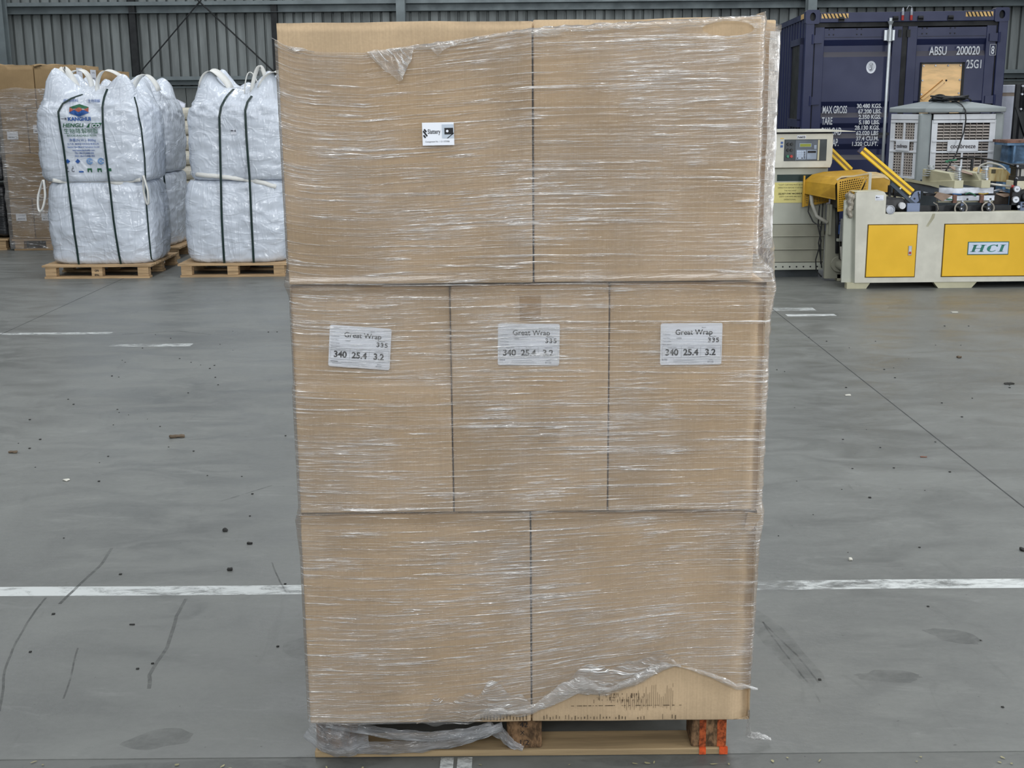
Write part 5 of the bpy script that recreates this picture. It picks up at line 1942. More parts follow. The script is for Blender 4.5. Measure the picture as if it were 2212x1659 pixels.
for (x0, x1) in ((3.286, 3.733), (3.99, 5.25)):
    rim = MB().box(x0 - 0.008, x1 + 0.008, MY - 0.002, MY, 0.105, 0.597).build('door_shadow_gap', mat('brown_gap', rgb(92, 72, 26), 0.8), mac)
    d = MB().box(x0, x1, MY - 0.010, MY - 0.002, 0.113, 0.589).build('door', M_YELLOW, mac, bevel=0.002)
    if x0 < 3.5:
        h = MB().box(3.662, 3.694, MY - 0.018, MY - 0.010, 0.310, 0.398).build('handle', M_ALU, d, bevel=0.003)
        MB().box(3.668, 3.688, MY - 0.022, MY - 0.018, 0.322, 0.345).build('red_lock', M_RED, h)
    else:
        pl_ = MB().box(4.208, 4.588, MY - 0.013, MY - 0.010, 0.309, 0.431).build('nameplate', mat('nameplate_green_rim', rgb(46, 104, 92), 0.5), d, bevel=0.004)
        MB().box(4.216, 4.580, MY - 0.0145, MY - 0.013, 0.317, 0.423).build('plate_face', mat('plate_face', rgb(200, 212, 232), 0.45, var=.02), pl_)
        b = MB()
        yl = MY - 0.0160
        zb, zt, sl = 0.338, 0.402, 0.32

        def stem(x, wdt=0.026):
            b.prism([(x, zb), (x + wdt, zb), (x + wdt + sl * (zt - zb), zt), (x + sl * (zt - zb), zt)], yl, yl + 0.001)
            for zz_, sgn in ((zb, 1), (zt, -1)):
                o_ = sl * (zz_ - zb)
                za, zc = (zz_, zz_ + 0.0035) if sgn > 0 else (zz_ - 0.0035, zz_)
                b.box(x + o_ - 0.013, x + wdt + o_ + 0.013, yl, yl + 0.001, za, zc)
        stem(4.245)
        stem(4.318)
        b.box(4.275, 4.335, yl, yl + 0.001, 0.368, 0.372)
        stem(4.500)
        # the C, thick on its left
        n = 26
        vs = []
        for k in range(n + 1):
            a = math.radians(38 + 284 * k / n)
            th = 0.006 + 0.026 * max(0, -math.cos(a)) ** 1.2
            for r_ in (0.0, 1.0):
                x = 4.436 + (0.047 - r_ * th) * math.cos(a) * 1.05
                z = 0.370 + (0.0335 - r_ * min(th, 0.008)) * math.sin(a)
                vs.append((x + sl * (z - 0.370), yl, z))
        b.add(vs, [(2 * k, 2 * k + 1, 2 * k + 3, 2 * k + 2) for k in range(n)])
        b.box(4.473, 4.484, yl, yl + .001, 0.385, 0.404)
        b.build('nameplate_letters', mat('nameplate_green', rgb(34, 116, 100), 0.5), pl_)
st = MB().box(3.335, 3.410, MY - 0.002, MY, 0.815, 0.862).build('asset_sticker', M_WHITE, fr)
b = MB()
b.box(3.340, 3.372, MY - 0.003, MY - 0.002, 0.838, 0.843)
b.box(3.342, 3.350, MY - 0.003, MY - 0.002, 0.834, 0.849)
b.box(3.340, 3.402, MY - 0.003, MY - 0.002, 0.822, 0.824)
b.build('sticker_print', M_INKGREY, st)
b = MB()
b.prism([(3.815, 0.575), (3.835, 0.572), (3.885, 0.650), (3.892, 0.690), (3.868, 0.690), (3.850, 0.640)], MY - 0.0015, MY)
b.build('tape_remnant', mat('old_tape', rgb(176, 172, 148), 0.6), fr)
for x0, x1, s0 in ((3.14, 3.36, -1), (3.92, 4.33, 0), (5.2, 5.6, 0)):
    b = MB()
    if s0:
        b.prism([(3.12, 0.0), (3.30, 0.0), (3.335, 0.055), (3.12, 0.055)], MY + 0.01, MY + 0.09)
    else:
        b.prism([(x0 + 0.05, 0.0), (x1 - 0.05, 0.0), (x1, 0.06), (x0, 0.06)], MY + 0.01, MY + 0.09)
    b.build('foot', M_BEIGE, mac)
    MB().box(x0 + .03, x1 - .03, MY + 0.55, MY + 0.64, 0, 0.06).build('foot', M_BEIGE, mac)
# crumpled clear tape on the end
b = MB()
b.rbox(3.095, 3.150, MY + 0.02, MY + 0.14, 0.655, 0.885, 0.02, (5, 6, 14), lambda p, n: p + n * 0.022 * fbm((p.x * 22, p.y * 18, p.z * 22), 3))
b.build('taped_padding', mat('clear_tape_padding', rgb(150, 144, 132), 0.25, var=0.2, scale=14), mac, smooth=True)

# perforated amber guard box
gd = thing('perforated_guard', 'amber perforated guard box over the machine inlet beside the cabinet', 'guard', (3.06, 11.8, 0.68))


def perforated(name, P00, P10, P11, P01, nx, ny, m, parent, hole=0.30, th=0.006):
    """sheet with real diamond holes"""
    A, B, C_, D = map(Vector, (P00, P10, P11, P01))
    nrm = (B - A).cross(D - A).normalized()
    b = MB()

    def S(u, v):
        return (A * (1 - u) + B * u) * (1 - v) + (D * (1 - u) + C_ * u) * v
    for j in range(ny):
        for i in range(nx):
            u0, u1, v0, v1 = i / nx, (i + 1) / nx, j / ny, (j + 1) / ny
            uc, vc = (u0 + u1) / 2, (v0 + v1) / 2
            du, dv = (u1 - u0) * hole, (v1 - v0) * hole
            c = [S(u0, v0), S(u1, v0), S(u1, v1), S(u0, v1)]
            if i in (0, nx - 1) or j in (0, ny - 1):
                b.add([tuple(p) for p in c], [(0, 1, 2, 3)])
                continue
            h = [S(uc, vc - dv), S(uc + du, vc), S(uc, vc + dv), S(uc - du, vc)]
            k_ = [p + nrm * th * -1 for p in h]
            b.add([tuple(p) for p in c + h + k_], [(0, 1, 5, 4), (1, 2, 6, 5), (2, 3, 7, 6), (3, 0, 4, 7), (4, 5, 9, 8), (5, 6, 10, 9), (6, 7, 11, 10), (7, 4, 8, 11)])
    return b.build(name, m, parent)


GYF, GYB = 11.58, 12.05
perforated('front_mesh', (3.068, GYF, 0.690), (3.20, GYF, 0.705), (3.345, GYF, 1.045), (3.05, GYF, 0.985), 13, 15, M_AMBER, gd, 0.42)
perforated('front_mesh_side', (3.20, GYF + .002, 0.705), (3.345, GYF + .002, 0.86), (3.345, GYF + .002, 1.04), (3.30, GYF + .002, 0.90), 6, 8, M_AMBER, gd, 0.30)
b = MB()
b.add([(2.850, GYB, 0.945), (3.035, GYF, 0.940), (3.075, GYF, 1.000), (2.93, GYB, 1.010), (3.04, GYB, 1.035), (3.40, GYB, 1.055), (3.345, GYF, 1.045), (2.845, GYB, 0.830), (3.045, GYF, 0.800)],
      [(0, 1, 2, 3), (3, 2, 6, 5, 4), (7, 8, 1, 0)])
b.build('folded_top', M_AMBER, gd)
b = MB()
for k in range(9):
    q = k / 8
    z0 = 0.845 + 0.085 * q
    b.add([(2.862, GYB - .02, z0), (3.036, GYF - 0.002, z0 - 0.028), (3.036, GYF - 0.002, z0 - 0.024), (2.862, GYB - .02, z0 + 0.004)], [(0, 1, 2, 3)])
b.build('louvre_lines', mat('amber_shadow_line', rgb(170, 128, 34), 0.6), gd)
perforated('rear_mesh', (2.85, GYB - .01, 0.70), (3.10, GYB - .01, 0.74), (3.10, GYB - .01, 0.84), (2.85, GYB - .01, 0.83), 10, 6, M_AMBER, gd, 0.32)
MB().box(2.843, 2.858, GYB - .03, GYB + .0, 0.70, 1.0).build('edge_strip', M_AMBER, gd)
MB().box(3.345, 3.375, GYF + 0.01, GYF + 0.04, 0.86, 1.05).build('cream_edge', M_CREAMPAINT, gd)
MB().box(3.075, 3.33, GYF + 0.05, GYF + 0.3, 0.72, 0.97).build('guard_shade_box', M_INK, mac)  # black box added so the guard's inside looks shaded through its holes
b = MB()
b.ribbon([(3.045, GYF - 0.006, 0.985), (3.09, GYF - .008, 1.015), (3.2, GYF - .008, 1.020), (3.34, GYF - .006, 1.042)], (0, 0, 1), 0.014, 0.004)
b.build('tape_edge', mat('cloudy_tape', rgb(198, 180, 140), 0.4), gd)
# second amber guard behind, seen past the first
b = MB()
b.prism([(3.33, 0.78), (3.66, 0.78), (3.66, 0.955), (3.60, 0.98), (3.33, 0.97)], 11.95, 12.3)
b2_ = b.build('perforated_guard', M_AMBER, None, bevel=0.004)
tag(b2_, 'plain amber guard cover behind the cream machine end', 'guard')
b = MB()
b.add([(3.33, 11.945, 0.965), (3.60, 11.945, 0.978), (3.66, 11.945, 0.952), (3.72, 12.3, 0.985), (3.62, 12.3, 1.015), (3.36, 12.3, 1.02)], [(0, 1, 2, 3, 4, 5)])
b.build('pale_top', mat('dusty_amber_top', rgb(206, 184, 140), 0.6), b2_)
b = MB().box(3.36, 3.43, 11.86, 11.94, 0.86, 0.955).build('sensor_box', M_ALU, mac)
for k in range(3):
    MB().box(3.368 + k * .02, 3.374 + k * .02, 11.857, 11.86, 0.87, 0.945).build('fin', M_DARKSTEEL, b)
MB().box(3.34, 3.45, 11.87, 11.96, 0.79, 0.86).build('sensor_base', M_BLACK, mac)

# inlet post under the guard, pipe, cables
b = MB()
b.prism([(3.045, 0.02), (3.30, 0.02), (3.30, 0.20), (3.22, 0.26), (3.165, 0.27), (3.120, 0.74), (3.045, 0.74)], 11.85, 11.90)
po = b.build('inlet_post', M_OLIVESHADE, mac, bevel=0.003)
MB().box(3.055, 3.075, 11.80, 11.85, 0.45, 0.74).build('post_channel', M_OLIVESHADE, po)
b = MB()
b.tube([(3.125, 11.82, 0.76), (3.150, 11.82, 0.27)], 0.018, 12)
b.build('gas_strut', M_DARKSTEEL, mac, smooth=True)
b = MB()
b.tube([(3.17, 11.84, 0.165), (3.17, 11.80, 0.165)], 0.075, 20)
b.build('pipe_flange', M_OLIVESHADE, po)
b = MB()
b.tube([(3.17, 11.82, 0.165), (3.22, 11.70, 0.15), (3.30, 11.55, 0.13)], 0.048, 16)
b.build('pipe', M_OLIVESHADE, po, smooth=True)
b = MB()
b.tube([(2.905, 11.97, 0.86), (2.915, 11.95, 0.74), (2.955, 11.9, 0.62), (3.05, 11.84, 0.56)], 0.018, 10)
b.build('conduit', M_GREYHOSE, mac, smooth=True)
for k, pth in enumerate(([(2.90, 11.98, 0.80), (2.885, 11.96, 0.66), (2.93, 11.93, 0.565), (2.995, 11.9, 0.52), (3.01, 11.9, 0.30), (3.02, 11.9, 0.12)],
                         [(2.99, 11.95, 0.72), (2.98, 11.93, 0.52), (3.01, 11.9, 0.38), (2.965, 11.9, 0.2), (2.975, 11.9, 0.09), (3.04, 11.88, 0.02)],
                         [(3.02, 11.94, 0.74), (3.01, 11.92, 0.5), (2.985, 11.9, 0.36), (3.015, 11.9, 0.2), (3.03, 11.9, 0.1)])):
    b = MB()
    pts = []
    for a, c in zip(pth, pth[1:]):
        for q in range(5):
            pts.append(Vector(a).lerp(Vector(c), q / 5))
    b.tube(pts, 0.006, 6)
    b.build('cable', M_BLACK, mac, smooth=True)
b = MB()
b.tube([(3.13, 11.6, 0.36), (3.135, 11.58, 0.25), (3.17, 11.56, 0.20), (3.24, 11.55, 0.19)], 0.016, 10)
b.build('hose', M_GREYHOSE, mac, smooth=True)
MB().box(3.14, 3.30, 11.75, 11.78, 0.46, 0.55).build('blue_part', M_DRUMBLUE, mac)
MB().box(3.12, 3.34, 11.72, 11.76, 0.395, 0.42).build('cross_bar', M_GREYGREEN, mac)
MB().box(3.16, 3.34, 11.78, 11.80, 0.22, 0.39).build('dark_panel', mat('dark_olive_panel', rgb(60, 60, 52), 0.6), mac)
b = MB()
b.prism([(3.115, 0.42), (3.14, 0.40), (3.175, 0.44), (3.175, 0.62), (3.12, 0.62)], 11.62, 11.64)
b.build('clear_flap', mat('cloudy_plastic', rgb(150, 152, 150), 0.2), mac)

# light curtain bars
def light_bar(label, p0, p1, cap=True):
    p0, p1 = Vector(p0), Vector(p1)
    d = (p1 - p0).normalized()
    L = (p1 - p0).length
    t = thing('light_curtain_bar', label, 'light curtain', tuple(p0))
    X = d
    Yv = Vector((0, 1, 0))
    Z = X.cross(Yv).normalized()
    T = Matrix((X, Yv, Z)).transposed().to_4x4()
    T.translation = p0
    b = MB()
    b.box(0, L, -0.02, 0.02, 0.008, 0.034, T)
    b.box(0, L, -0.02, 0.02, -0.034, -0.008, T)
    b.box(0, L, -0.012, 0.02, -0.008, 0.008, T)
    b.build('profile', M_YBAR, t, bevel=0.005)
    b = MB()
    b.box(0, L, -0.0135, -0.012, -0.0075, 0.0075, T)
    b.build('lens_strip', mat('dark_amber_lens', rgb(120, 88, 10), 0.3), t)
    if cap:
        b = MB()
        b.box(L, L + 0.022, -0.021, 0.021, -0.036, 0.036, T)
        b.build('end_cap', mat('dark_violet_cap', rgb(52, 48, 74), 0.5), t)
    return t


light_bar('bright yellow light curtain bar leaning above the cream machine end', (3.730, 11.50, 0.868), (3.245, 11.50, 1.262))
lb2 = light_bar('yellow light curtain bar half hidden behind the control cabinet', (3.456, 12.63, 1.011), (3.111, 12.63, 1.334), False)
MB().box(3.44, 3.48, 12.62, 12.66, 0.0, 1.02).build('support_post', M_OLIVESHADE, lb2)
b = MB()
T = Matrix.Translation((3.52, 11.47, 0.955)) @ Matrix.Rotation(math.radians(40.5), 4, 'Y')
b.box(0, 0.33, -0.012, 0.012, -0.016, 0.016, T)
arm = b.build('swing_arm', mat('dark_blue_arm', rgb(44, 58, 72), 0.45), mac, bevel=0.003)
for k in (0.1, 0.22, 0.3):
    MB().tube([tuple(T @ Vector((k, 0, 0.016))), tuple(T @ Vector((k, 0, 0.036)))], 0.008, 8).build('spacer', M_CREAMPAINT, arm)
b = MB()
b.prism([(3.690, 0.790), (3.765, 0.775), (3.80, 0.80), (3.80, 0.885), (3.765, 0.885), (3.74, 0.87), (3.715, 0.83)], 11.46, 11.475)
br = b.build('hinge_bracket', M_BLUEGREY, mac, bevel=0.003)
for x, z in ((3.745, 0.815), (3.785, 0.852)):
    MB().tube([(x, 11.462, z), (x, 11.457, z)], 0.009, 10).build('bolt_hole', M_INK, br)
b = MB()
b.prism([(3.772, 0.875), (3.779, 0.878), (3.80, 0.79), (3.793, 0.788)], 11.452, 11.458)
b.build('slot', M_INK, br)
MB().box(3.675, 3.795, 11.44, 11.47, 0.695, 0.775).build('mount_block', M_BLUEGREY, mac, bevel=0.004)
# black roller end block with two tube ends
b = MB()
b.rbox(3.445, 3.66, 11.44, 11.56, 0.70, 0.83, 0.03, (4, 3, 4), lambda p, n: p + n * 0.02 * fbm((p.x * 14, p.y * 10, p.z * 14), 2))
b.build('roller_block', M_BLACK, mac, smooth=True)
b = MB()
b.tube([(3.480, 11.42, 0.728), (3.480, 11.30, 0.728)], 0.036, 22)
b.torus((3.480, 11.30, 0.728), (0, 1, 0), 0.036, 0.006, 28, 6)
b.build('roller_end', M_ALU, mac, smooth='auto')
b = MB()
b.tube([(3.62, 11.44, 0.755), (3.62, 11.40, 0.755)], 0.030, 22)
b.build('roller_end', mat('pale_nylon', rgb(206, 208, 212), 0.5), mac)
for (x0, x1, z0, z1, m_) in ((3.56, 3.66, 0.667, 0.688, M_BEIGE), (3.70, 3.92, 0.667, 0.690, M_BEIGE), (4.46, 4.72, 0.672, 0.70, M_BEIGE)):
    MB().box(x0, x1, 11.42, 11.45, z0, z1).build('bed_strip', m_, mac)
b = MB()
b.box(3.44, MXE, 11.50, 11.54, 0.69, 0.745)
b.build('dark_rail', M_BLACKMETAL, mac)
for x in (3.54, 3.59):
    b = MB()
    b.box(x, x + 0.02, 11.58, 11.62, 0.75, 0.93)
    b.build('inner_bracket', M_BLACKMETAL, mac)
b = MB()
b.tube([(3.45, 11.60, 0.845), (3.70, 11.62, 0.80)], 0.012, 8)
b.build('inner_rod', M_BEIGE, mac)
MB().box(3.46, 3.78, 11.66, 11.70, 0.70, 0.86).build('inner_dark_plate', M_DARKSTEEL, mac)

def shift_new(before, dx):
    for o in bpy.data.objects:
        if o not in before and o.type == 'MESH':
            o.data.transform(Matrix.Translation((dx, 0, 0)))


_before = set(bpy.data.objects)
# sealing head assembly: two beige wedge blocks with spring stacks, aluminium bars, handwheels
def head(cx, dx):
    t = MB()
    # wedge runs back and to the left, narrowing
    yb = 12.05
    z0, z1 = 0.905, 0.977
    f0, f1 = cx - 0.042, cx + 0.042
    b0, b1 = cx - 0.155 - dx, cx - 0.065 - dx
    t.add([(f0, 11.48, z0), (f1, 11.48, z0), (f1, 11.48, z1), (f0, 11.48, z1), (f0, 11.55, z1), (f1, 11.55, z1), (f0 - .015, 11.60, 1.035), (f1 - .015, 11.60, 1.035),
           (b0, yb, 1.055), (b1, yb, 1.055), (b0, yb, 0.93), (b1, yb, 0.93)],
          [(0, 1, 2, 3), (3, 2, 5, 4), (4, 5, 7, 6), (6, 7, 9, 8), (10, 8, 9, 11), (0, 3, 4, 6, 8, 10), (1, 11, 9, 7, 5, 2), (0, 10, 11, 1)])
    o = t.build('sealing_head', M_BEIGE, mac, bevel=0.003)
    sp = MB()
    sp.tube([(cx + .01, 11.515, 0.975), (cx + .01, 11.515, 1.09)], 0.010, 10)
    for k in range(4):
        z = 0.992 + k * 0.019
        sp.tube([(cx + .005 - k * .003, 11.515, z), (cx + .005 - k * .003, 11.515, z + 0.007)], 0.034, 18)
    sp.tube([(cx, 11.515, 1.066), (cx, 11.515, 1.092)], 0.030, 18)
    sp.tube([(cx, 11.515, 1.096), (cx, 11.515, 1.104)], 0.038, 18)
    sp.build('spring_stack', M_CHROME, o, smooth='auto')
    nb_ = MB()
    nb_.tube([(cx + .012, 11.495, 0.978), (cx + .012, 11.495, 0.995)], 0.011, 12)
    nb_.build('white_cap', M_WHITE, o)
    return o


head(4.035, 0.0)
head(4.285, 0.0)
for cx, cz, y in ((3.92, 1.06, 11.95), (4.165, 1.055, 12.0)):
    sp = MB()
    for k in range(4):
        sp.tube([(cx - .012 * k, y, cz - .02 * k), (cx - .012 * k, y, cz - .02 * k - 0.007)], 0.04, 16)
    sp.tube([(cx, y, cz + .025), (cx, y, cz - 0.09)], 0.012, 10)
    sp.tube([(cx, y, cz + .012), (cx, y, cz + .034)], 0.032, 16)
    sp.build('spring_stack', M_CHROME, mac, smooth='auto')
MB().add([(3.69, 12.0, 0.975), (3.86, 11.5, 0.935), (3.86, 11.5, 0.905), (3.69, 12.0, 0.93)], [(0, 1, 2, 3)]).build('beige_ledge', M_BEIGE, mac)
b = MB()
b.add([(3.80, 11.55, 0.925), (3.86, 11.5, 0.905), (3.86, 11.5, 0.850), (3.66, 11.95, 0.88), (3.66, 11.95, 0.95)], [(0, 1, 2, 3, 4)])
b.build('side_cover', M_SLATE, mac)
MB().box(3.858, 4.372, 11.50, 11.56, 0.852, 0.910).build('aluminium_bar', M_ALU, mac, bevel=0.004)
b = MB().box(3.85, 4.372, 11.47, 11.54, 0.790, 0.838).build('aluminium_bar', M_ALU, mac, bevel=0.003)
for x in (3.885, 4.12, 4.335):
    MB().tube([(x, 11.471, 0.805), (x, 11.466, 0.805)], 0.009, 10).build('bolt_hole', M_INK, b)
MB().box(3.86, 4.37, 11.50, 11.55, 0.775, 0.79).build('beige_underplate', M_BEIGE, mac)
MB().box(3.75, 4.4, 11.52, 11.60, 0.836, 0.852).build('wire_gap', M_INK, mac)
for pth, m_ in (([(3.875, 11.46, 0.843), (3.89, 11.45, 0.822), (3.94, 11.45, 0.806), (3.985, 11.46, 0.804)], M_GREENWIRE), ([(4.10, 11.48, 0.850), (4.13, 11.46, 0.866), (4.17, 11.455, 0.852), (4.20, 11.455, 0.828)], M_GREENWIRE),
                ([(3.975, 11.46, 0.856), (4.02, 11.455, 0.852), (4.07, 11.46, 0.850)], M_BLUEWIRE), ([(4.215, 11.46, 0.858), (4.26, 11.455, 0.852), (4.32, 11.46, 0.862)], mat('yellow_wire', rgb(178, 148, 52), 0.5))):
    pts = []
    for a, c in zip(pth, pth[1:]):
        for q in range(4):
            pts.append(Vector(a).lerp(Vector(c), q / 4))
    b = MB()
    b.tube(pts, 0.006, 7)
    b.build('wire', m_, mac, smooth=True)
for cx in (4.005, 4.255):
    b = MB()
    b.box(cx - 0.022, cx + 0.012, 11.455, 11.50, 0.772, 0.85)
    b.build('screw_block', M_RUST, mac)
    b = MB()
    b.torus((cx + .028, 11.38, 0.728), (0, 1, 0.0), 0.055, 0.0075, 44, 10)
    hw = b.build('handwheel', mat('worn_handwheel_rim', rgb(158, 152, 142), 0.5, 0.2), mac, smooth=True)
    b = MB()
    for k in range(3):
        a = math.radians((38, 158, 278)[k])
        b.tube([(cx + .028, 11.385, 0.728), (cx + .028 + 0.050 * math.cos(a), 11.382, 0.728 + 0.050 * math.sin(a))], [0.013, 0.009], 8)
    b.tube([(cx + .028, 11.365, 0.728), (cx + .028, 11.45, 0.728)], 0.020, 16)
    b.build('spokes', M_BLACK, hw)
    MB().tube([(cx + .028, 11.362, 0.728), (cx + .028, 11.366, 0.728)], 0.007, 10).build('hub_bolt', M_ALU, hw)
    b = MB()
    b.tube([(cx + .028, 11.372, 0.784), (cx + .028, 11.345, 0.795)], [0.009, 0.007], 10)
    b.build('crank_knob', M_ALU, hw)
    MB().box(cx + .055, cx + 0.085, 11.46, 11.49, 0.70, 0.775).build('scale_plate', M_BLUEGREY, mac)
    MB().box(cx + .095, cx + .125, 11.43, 11.46, 0.665, 0.70).build('stop_block', M_BLACKMETAL, mac)
b = MB()
b.prism([(3.80, 0.835), (3.835, 0.875), (3.97, 0.845), (3.88, 0.79)], 11.44, 11.446)
tag(b.build('card_scrap', M_BROWNPLATE), 'loose brown card scrap lying against the sealing bars', 'card')
b = MB()
b.add([(4.06, 11.70, 1.06), (4.12, 11.64, 1.04), (4.20, 11.6, 1.02), (4.22, 11.66, 1.03), (4.10, 11.85, 1.09), (4.05, 11.82, 1.09)], [(0, 1, 2, 3, 4, 5)])
b.v += [(x, y, z - 0.006) for x, y, z in b.v]
b.f.append((11, 10, 9, 8, 7, 6)); b.mi.append(0)
tag(b.build('card_scrap', M_BROWNPLATE), 'crumpled brown card scrap on top between the two sealing heads', 'card')
b = MB()
b.ribbon([(3.80, 11.45, 0.78), (3.835, 11.44, 0.76), (3.85, 11.44, 0.72), (3.835, 11.44, 0.69)], (0.6, 1, 0), 0.05, 0.004)
b.build('clear_guard', mat('smoked_guard', rgb(126, 122, 114), 0.25), mac, smooth=True)
b = MB()
b.tube([(3.82, 11.5, 0.865), (3.86, 11.5, 0.865)], 0.006, 8)
b.tube([(3.84, 11.5, 0.82), (3.84, 11.5, 0.875)], 0.007, 8)
b.build('wing_screw', mat('brass_screw', rgb(140, 124, 96), 0.4, 0.5), mac)

shift_new(_before, 0.12)
_before = set(bpy.data.objects)
# right-hand station: rust-run beige block, air unit and gauges
b = MB()
b.prism([(4.33, 0.955), (4.70, 0.930), (4.70, 1.0), (4.64, 1.06), (4.44, 1.065), (4.40, 1.04), (4.345, 1.0)], 11.85, 12.1)
rb = b.build('rust_run_cover', M_RUSTCREAM, mac, bevel=0.006)
MB().box(4.505, 4.545, 11.845, 11.85, 1.018, 1.055).build('dark_label', mat('dark_label', rgb(84, 78, 56), 0.6), rb)
b = MB()
b.box(4.62, 4.85, 11.55, 11.72, 1.075, 1.115)
b.box(4.62, 4.85, 11.55, 11.72, 0.965, 1.005)
b.box(4.625, 4.645, 11.57, 11.70, 1.0, 1.08)
b.box(4.66, 4.672, 11.56, 11.57, 1.0, 1.08)
b.build('air_cylinder_frame', M_BLACKMETAL, mac, bevel=0.004)
MB().box(4.645, 4.84, 11.58, 11.70, 1.0, 1.08).build('air_cylinder', mat('pale_grey_cylinder', rgb(186, 184, 178), 0.4), mac)
for z in (1.10, 0.985):
    MB().tube([(4.625, 11.55, z), (4.625, 11.535, z)], 0.010, 10).build('air_fitting', M_ALU, mac)
MB().box(4.60, 4.90, 11.55, 11.72, 0.88, 0.963).build('station_block', mat('pale_cream_block', rgb(212, 206, 180), 0.5), mac, bevel=0.004)
b = MB()
b.tube([(4.33, 11.52, 0.945), (4.58, 11.50, 0.915)], 0.011, 10)
rd = b.build('push_rod', mat('pale_rod', rgb(196, 194, 186), 0.35, 0.4), mac, smooth=True)
MB().tube([(4.565, 11.50, 0.917), (4.60, 11.497, 0.913)], 0.014, 10).build('red_end', M_RED, rd)
b = MB()
b.tube([(4.60, 11.50, 0.99), (4.60, 11.50, 0.88)], 0.016, 10)
b.box(4.58, 4.66, 11.50, 11.56, 0.70, 0.90)
b.build('regulator_post', M_BLACKMETAL, mac)
for x, z in ((4.598, 0.897), (4.595, 0.800)):
    g_ = MB()
    g_.tube([(x, 11.47, z), (x, 11.44, z)], 0.030, 24)
    gg = g_.build('pressure_gauge', M_ALU, mac, smooth='auto')
    g_ = MB()
    g_.tube([(x, 11.4395, z), (x, 11.4385, z)], 0.024, 24)
    g_.build('dial', M_WHITE, gg)
    g_ = MB()
    g_.box(x - 0.012, x + 0.012, 11.4375, 11.4385, z - 0.003, z + 0.003)
    g_.box(x - 0.008, x + 0.008, 11.4375, 11.4385, z - 0.010, z - 0.007)
    g_.build('dial_marks', M_INKGREY, gg)
b = MB()
b.tube([(4.622, 11.45, 0.735), (4.622, 11.43, 0.735)], 0.014, 12)
b.build('grey_knob', M_ALU, mac)
b = MB()
b.box(4.64, 4.76, 11.44, 11.50, 0.69, 0.775)
vb = b.build('valve_block', M_BLUEGREY, mac, bevel=0.004)
for x, z in ((4.665, 0.76), (4.665, 0.735)):
    MB().tube([(x, 11.441, z), (x, 11.436, z)], 0.008, 10).build('port', M_INK, vb)
b = MB()
b.rbox(4.65, 4.80, 11.52, 11.62, 0.78, 0.88, 0.02, (3, 3, 3), lambda p, n: p + n * 0.02 * fbm((p.x * 16, p.y * 10, p.z * 16), 2))
b.build('filter_bowl', M_BLACKMETAL, mac, smooth=True)
MB().tube([(4.71, 11.50, 0.82), (4.71, 11.46, 0.82)], 0.035, 20).build('gauge_rim', M_ALU, mac)
for pth, r_, m_ in (([(4.26, 11.53, 1.04), (4.30, 11.6, 1.10), (4.40, 11.65, 1.125), (4.50, 11.65, 1.105), (4.55, 11.62, 1.065)], 0.010, M_GREYHOSE),
                    ([(4.22, 12.0, 1.15), (4.35, 11.9, 1.165), (4.50, 11.75, 1.14), (4.62, 11.6, 1.10)], 0.009, M_BLACK),
                    ([(4.22, 12.0, 1.14), (4.10, 11.95, 1.13), (4.12, 11.95, 1.12)], 0.008, M_GREENWIRE)):
    pts = []
    P4 = [Vector(p) for p in pth]
    for i in range(len(P4) - 1):
        p0, p1, p2, p3 = P4[max(i - 1, 0)], P4[i], P4[i + 1], P4[min(i + 2, len(P4) - 1)]
        for k in range(6):
            t = k / 6
            pts.append(0.5 * ((2 * p1) + (-p0 + p2) * t + (2 * p0 - 5 * p1 + 4 * p2 - p3) * t * t + (-p0 + 3 * p1 - 3 * p2 + p3) * t ** 3))
    pts.append(P4[-1])
    b = MB()
    b.tube(pts, r_, 8)
    b.build('air_hose', m_, mac, smooth=True)
for x in (4.33, 4.43):
    MB().box(x, x + 0.016, 11.9, 11.93, 1.04, 1.15).build('black_stand', M_BLACKMETAL, mac)
for pts, m_ in (([(4.39, 0.855), (4.52, 0.885), (4.62, 0.865), (4.50, 0.868)], M_ALU), ([(4.46, 0.842), (4.52, 0.870), (4.63, 0.83), (4.55, 0.81)], M_BROWNPLATE), ([(4.36, 0.865), (4.50, 0.862), (4.62, 0.845), (4.40, 0.85)], M_BLACKMETAL)):
    b = MB()
    b.prism(pts if True else pts, 11.60 + (0.05 if m_ is M_ALU else 0.0), 11.62 + (0.05 if m_ is M_ALU else 0.0))
    b.build('folded_sheet', m_, mac)
MB().box(4.36, 4.60, 11.62, 11.66, 0.74, 0.85).build('dark_back_plate', mat('dark_brown_plate', rgb(52, 44, 38), 0.7), mac)

shift_new(_before, 0.085)
# ------------------------------------------------------------------ evaporative cooler
RK = math.radians(-3.0)
KO = Vector((4.30, 13.0, 0))
ck = thing('evaporative_cooler', 'grey evaporative cooler with white louvred sides behind the machine', 'cooler', tuple(KO), RK)
TK = Matrix.Translation(KO) @ Matrix.Rotation(RK, 4, 'Z')
# local: front-left corner at x=0,y=0; front runs +x to 0.80, left side runs back
KW, KD = 0.755, 0.95
SK = math.radians(20)


def kb(b, x0, x1, y0, y1, z0, z1):
    return b.box(x0, x1, y0, y1, z0, z1, TK)


